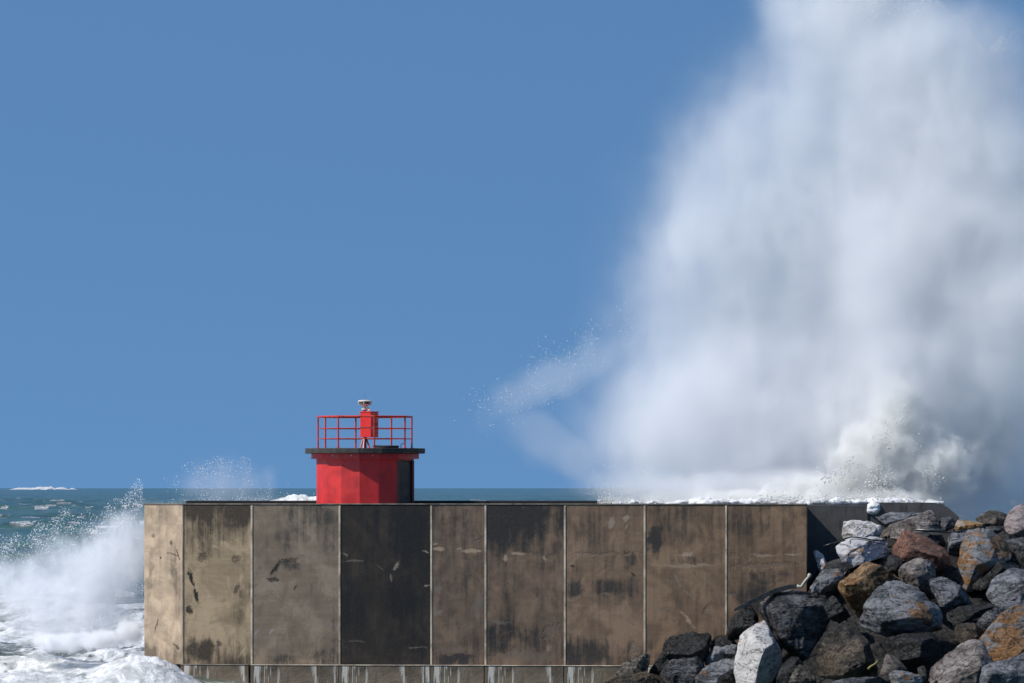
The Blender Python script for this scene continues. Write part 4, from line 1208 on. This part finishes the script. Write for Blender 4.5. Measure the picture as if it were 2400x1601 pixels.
# ------------------------------------------------------------------ spray volumes
def spray(name, blobs, dens, label, warp=1.6, wscale=.16, nscale=.42, erode=.80, edge=(.0, 1.0), vox=.45, prof=.25, fibre=(0, 1.0), famp=(.35, 1.5), col=(.985, .99, 1.0), hull=1.06, detail=3.0, step=1.0, yfix=None):
    """blobs: (px, py, Y, rx px, rz px, ry m, tilt deg, weight). Density falls to zero inside the hull."""
    bm = bmesh.new()
    for (px, py, Y, rx, rz, ry, tl, w) in blobs:
        c = P(px, py, Y)
        M = Matrix.Translation(c) @ Matrix.Rotation(R(-tl), 4, 'Y') @ Matrix.Diagonal((rx * (Y + BACK) / F * hull, ry * hull, rz * (Y + BACK) / F * hull, 1))
        g = bmesh.ops.create_icosphere(bm, subdivisions=3, radius=1.0)
        for v in g['verts']:
            v.co = M @ v.co
    me = remeshed(bm, vox)
    smooth_mesh(me, 4)
    m, nt = material(name + '_volume')
    pos = nt.n('ShaderNodeNewGeometry').outputs['Position']
    wn = nt.noise(pos, wscale, detail, .62, color=True)
    p = nt.vmath('ADD', pos, nt.scale(nt.vmath('SUBTRACT', wn, (.5, .5, .5)), warp * 2))
    tot = None
    for (px, py, Y, rx, rz, ry, tl, w) in blobs:
        q = nt.mapping(p, loc=tuple(P(px, py, Y)), rot=(0, R(-tl), 0), sc=(rx * (Y + BACK) / F, ry, rz * (Y + BACK) / F), typ='TEXTURE')
        f = nt.smooth(nt.vmath('LENGTH', q), 1.0, prof, 0.0, w)
        tot = f if tot is None else nt.math('MAXIMUM', tot, f)
    n = nt.noise(p, nscale, detail + 2, .66)
    d = nt.math('ADD', tot, nt.math('MULTIPLY', nt.math('SUBTRACT', n, .5), erode))
    d = nt.smooth(d, *edge)
    fb = nt.noise(nt.mapping(p, rot=(0, R(fibre[0]), 0), sc=(1, 1, .28)), fibre[1], 4, .68)   # jets and falling streaks
    d = nt.math('MULTIPLY', d, nt.smooth(fb, .30, .66, *famp))
    d = nt.math('MULTIPLY', d, nt.math('MULTIPLY', tot, dens * 1.5))
    pv = nt.n('ShaderNodeVolumePrincipled')
    nt.put(pv.inputs['Color'], col)
    nt.put(pv.inputs['Density'], d)
    pv.inputs['Anisotropy'].default_value = 0.0
    out = nt.n('ShaderNodeOutputMaterial')
    nt.t.links.new(pv.outputs[0], out.inputs['Volume'])
    m.cycles.volume_step_rate = step
    me.name = name
    me.materials.clear()
    me.materials.append(m)
    o = link(bpy.data.objects.new(name, me))
    return tag(o, label, 'spray', kind='stuff')


spray('wave_spray', [
    (1950, 640, 108.2, 960, 660, 2.2, 62, 1.0),
    (2330, 680, 105.4, 540, 720, 2.1, 0, 1.0),
    (2190, 230, 106.4, 330, 330, 2.0, 0, 1.0),
    (2000, -10, 107.6, 320, 420, 2.2, 12, .9),
    (1810, 1010, 107, 560, 370, 2.3, 0, 1.0),
    (2260, 1040, 106.0, 450, 340, 2.0, 0, 1.0),
    (1760, 1160, 105.2, 540, 80, 1.5, 0, .8),
    (2350, 1150, 107.0, 240, 110, 1.6, 0, .7),
    (1330, 865, 107.5, 370, 95, 1.4, 31, .40),
    (1340, 1080, 107.5, 330, 100, 1.4, -32, .40),
    (1560, 1000, 107.5, 370, 330, 1.9, 0, .55),
], .80, 'towering cloud of white sea spray behind the wall on the right', erode=.34, edge=(-.04, .85), prof=.32, fibre=(28, .85), famp=(.78, 1.2), step=.55)

spray('wave_plume', [
    (1960, 1160, 104.9, 300, 90, 1.2, 0, .9),
    (2060, 1080, 104.2, 190, 170, 1.2, -14, 1.0),
    (2095, 990, 104.2, 110, 180, 1.0, -10, .85),
    (2170, 1100, 104.3, 190, 140, 1.2, 0, 1.0),
    (2320, 1050, 105.6, 150, 190, 1.1, 0, .7),
    (1780, 1176, 103.6, 460, 40, 1.0, 0, 1.0),
    (2080, 1172, 103.4, 170, 42, 1.0, 0, 1.0),
    (1500, 1180, 104.2, 170, 24, .8, 0, .7),
], 2.8, 'dense broken water at the foot of the towering spray on the right', warp=.6, wscale=.9, nscale=1.7, erode=2.7, edge=(.10, 1.15), vox=.2, step=.35, detail=6.0, fibre=(20, 2.8), col=(.965, .967, .952))

spray('wave_spray', [
    (280, 1310, 104.5, 250, 170, 1.6, 25, .95),
    (120, 1350, 106, 340, 140, 1.8, 10, .75),
    (180, 1420, 105, 290, 150, 1.6, 0, .9),
    (-40, 1380, 107, 280, 120, 1.8, 0, .7),
], 1.1, 'white burst of spray left of the wall end', warp=1.0, wscale=.45, nscale=1.1, erode=1.7, edge=(.05, 1.15), vox=.35, step=.5, fibre=(-35, 2.0))

spray('breaker', [
    (300, 1480, 103.0, 50, 50, .8, 0, 1.0),
    (240, 1500, 103.0, 90, 40, .8, 0, 1.0),
    (140, 1505, 103.5, 150, 40, .9, 0, .9),
], 4.0, 'small grey white breaker at the left end of the wall', warp=.45, wscale=1.2, nscale=2.2, erode=2.6, edge=(.2, 1.1), vox=.15, step=.35, detail=5.0, fibre=(-20, 3.0))

spray('wave_spray', [
    (520, 1140, 108, 180, 105, 1.4, 0, .55),
    (630, 1130, 108, 40, 70, .8, -8, .45),
    (540, 1175, 108, 210, 32, 1.4, 0, .5),
], .6, 'thin puff of spray behind the wall left of the hut', warp=.5, wscale=.5, nscale=1.1, vox=.2, step=.5)


def droplets(name, n, sampler, label, rmin, rmax, stretch=1.6, mat=None, cluster=1.0):
    base = np.array([(1, 0, 0), (-1, 0, 0), (0, 1, 0), (0, -1, 0), (0, 0, 1), (0, 0, -1)], float)
    tri = np.array([(0, 2, 4), (2, 1, 4), (1, 3, 4), (3, 0, 4), (2, 0, 5), (1, 2, 5), (3, 1, 5), (0, 3, 5)])
    C = np.array([sampler() for _ in range(n * 3)])
    cl = fbm(C * np.array([[1.3, .5, 1.3]]) * cluster, 4, 77)
    C = C[np.argsort(-(cl + RNG.normal(0, .16, len(C))))[:n]]
    r = rmin * (rmax / rmin) ** (RNG.random(n) ** 2.6)
    s = np.stack([r, r, r * RNG.uniform(.8, stretch, n)], 1)
    th = RNG.normal(0, .6, n)
    b = base[None] * s[:, None, :]
    bx = b[:, :, 0] * np.cos(th)[:, None] + b[:, :, 2] * np.sin(th)[:, None]
    bz = -b[:, :, 0] * np.sin(th)[:, None] + b[:, :, 2] * np.cos(th)[:, None]
    V = np.stack([bx, b[:, :, 1], bz], -1) + C[:, None, :]
    Fc = (tri[None] + 6 * np.arange(n)[:, None, None]).reshape(-1, 3)
    V = V.reshape(-1, 3)
    me = bpy.data.meshes.new(name)
    me.vertices.add(len(V)); me.vertices.foreach_set('co', V.astype(np.float32).ravel())
    me.loops.add(Fc.size); me.loops.foreach_set('vertex_index', Fc.astype(np.int32).ravel())
    me.polygons.add(len(Fc)); me.polygons.foreach_set('loop_start', (np.arange(len(Fc)) * 3).astype(np.int32))
    me.update(calc_edges=True)
    me.shade_smooth()
    me.materials.append(mat or DROPS)
    o = link(bpy.data.objects.new(name, me))
    return tag(o, label, 'water droplets', kind='stuff')


def mid_sampler():
    while True:
        u = RNG.random()
        if u < .45:                                        # arching veil
            px = RNG.uniform(385, 660)
            top = np.interp(px, [385, 450, 530, 600, 660], [1120, 1085, 1070, 1085, 1135])
            py = top + abs(RNG.normal(0, 36)) - 14 * math.sin(px * .09) * RNG.random()
        else:                                              # denser skirt
            px = RNG.normal(540, 95)
            py = 1180 - abs(RNG.normal(0, 22))
        if py < 1184 and 370 < px < 760:
            return P(px, py, 107 + RNG.uniform(-1, 1))


droplets('spray_droplets', 2000, mid_sampler, 'loose droplets of the small splash behind the wall left of the hut', .005, .021)


def left_sampler():
    while True:
        if RNG.random() < .55:
            px = RNG.uniform(-60, 335)
            top = np.interp(px, [-60, 0, 120, 250, 335], [1275, 1265, 1240, 1190, 1160])
            py = top + 16 * math.sin(px * .033) + 9 * math.sin(px * .11 + 1) + RNG.gamma(2.0, 30) - 22
        else:
            px = RNG.normal(250, 90); py = RNG.normal(1430, 55)
        if py < 1540 and px < 336:
            return P(px, py, 103.2 + RNG.uniform(-.5, 4))


droplets('spray_droplets', 16000, left_sampler, 'loose droplets flying around the burst left of the wall end', .004, .021, 2.2)


def big_sampler():
    while True:
        u = RNG.random()
        if u < .36:                                        # ragged crest, upper right
            px = RNG.uniform(1850, 2420)
            top = np.interp(px, [1780, 1850, 1950, 2200, 2260, 2310, 2360, 2420], [60, 80, -20, 10, 60, 130, 80, 70])
            py = top + abs(RNG.normal(0, 28)) - 8
            Y = 106
        elif u < .44:                                      # left wisp
            t = RNG.random()
            px = 1130 + 360 * t + RNG.normal(0, 40); py = 975 - 220 * t + RNG.normal(0, 34)
            Y = 107
        elif u < .62:                                      # foot of the splash
            px = 1400 + 800 * RNG.random(); py = 1178 - abs(RNG.normal(0, 30))
            Y = 104
        elif u < .70:
            px = RNG.normal(1460, 50); py = 1160 - abs(RNG.normal(0, 45)); Y = 104.5
        else:                                              # around the plume
            px = RNG.normal(2060, 95)
            top = np.interp(px, [1870, 1960, 2040, 2090, 2150, 2260], [1130, 1060, 990, 890, 960, 1020])
            py = top + (1185 - top) * RNG.random(); Y = 104.6
        if py < 1184:
            return P(px, py, Y + RNG.uniform(-.6, .8))


droplets('spray_droplets', 16000, big_sampler, 'loose droplets around the towering spray on the right', .004, .019, 2.2)


def clot_sampler():
    while True:
        px = RNG.normal(2055, 95)
        top = np.interp(px, [1850, 1960, 2040, 2090, 2130, 2170, 2260], [1160, 1100, 1030, 915, 950, 1060, 1140])
        py = 1188 - (1188 - top) * RNG.random() ** 1.15 * RNG.uniform(.8, 1.05)
        k = math.sin(px * .05 + py * .021) + math.sin(px * .023 - py * .047 + 2)
        if py < 1186 and 1850 < px < 2230 and k > RNG.uniform(-1.6, .9):
            return P(px, py, 103.6 + RNG.uniform(-.5, .8))


droplets('foam_clots', 5000, clot_sampler, 'torn clots of foam flying up in the plume behind the notch in the wall', .006, .036, 2.6, FOAM)


def wash_sampler():
    px = RNG.uniform(1400, 2215)
    return P(px, 1180 - RNG.gamma(1.4, 5.5), RNG.uniform(101.6, 103.8))


droplets('foam_clots', 5000, wash_sampler, 'fine foam flecks dancing over the white wash on the wall top', .006, .034, 1.8, FOAM)

# ------------------------------------------------------------------ light, sky, camera
SUN_AZ, SUN_EL = -70.0, 45.0                          # degrees left of the direction to the camera; height
sd = Vector((math.sin(R(SUN_AZ)) * math.cos(R(SUN_EL)), -math.cos(R(SUN_AZ)) * math.cos(R(SUN_EL)), math.sin(R(SUN_EL))))
L = bpy.data.lights.new('sun', 'SUN')
L.energy = 4.7
L.angle = R(.5)
L.color = (1.0, .955, .89)
lo = bpy.data.objects.new('sun', L)
lo.rotation_euler = sd.to_track_quat('Z', 'Y').to_euler()
lo.location = sd * 60
link(lo)

w = bpy.data.worlds.new('World')
scene.world = w
w.use_nodes = True
nt = NT(w.node_tree)
tc = nt.n('ShaderNodeTexCoord').outputs['Generated']
x, y, z = nt.sep(tc)
zz2 = nt.math('ADD', nt.math('MULTIPLY', nt.math('MAXIMUM', z, 0.0), 3.0), .54)   # a dry, clear sky: blue right down to the sea
v = nt.vmath('NORMALIZE', nt.comb(x, y, zz2))
sky = nt.n('ShaderNodeTexSky', sky_type='NISHITA')
sky.sun_disc = False
sky.sun_elevation = R(SUN_EL)
sky.sun_rotation = math.atan2(sd.x, sd.y)
sky.altitude = 0
sky.air_density = 1.0
sky.dust_density = 0.0
sky.ozone_density = 3.0
nt.put(sky.inputs['Vector'], v)
bg = nt.n('ShaderNodeBackground')
nt.put(bg.inputs['Color'], nt.mix(1.0, sky.outputs[0], (.84, 1.09, 1.13), 'MULTIPLY'))   # a clear, polarised blue
bg.inputs['Strength'].default_value = .145
out = nt.n('ShaderNodeOutputWorld')
nt.t.links.new(bg.outputs[0], out.inputs['Surface'])

cam = bpy.data.cameras.new('camera')
cam.sensor_width = 36
cam.lens = 36 * F / 2400
cam.shift_y = (HZ - 800.5) / 2400
cam.clip_end = 100000
co = bpy.data.objects.new('camera', cam)
co.location = (0, -BACK, CAMZ)
co.rotation_euler = (R(90), 0, 0)
link(co)
scene.camera = co

vs = scene.view_settings
vs.view_transform = 'Standard'
vs.look = 'None'
vs.exposure = 0.0
vs.gamma = 1.0
scene.cycles.use_denoising = True
scene.cycles.volume_bounces = 9
scene.cycles.volume_max_steps = 256
scene.cycles.max_bounces = 12
scene.cycles.adaptive_threshold = .02
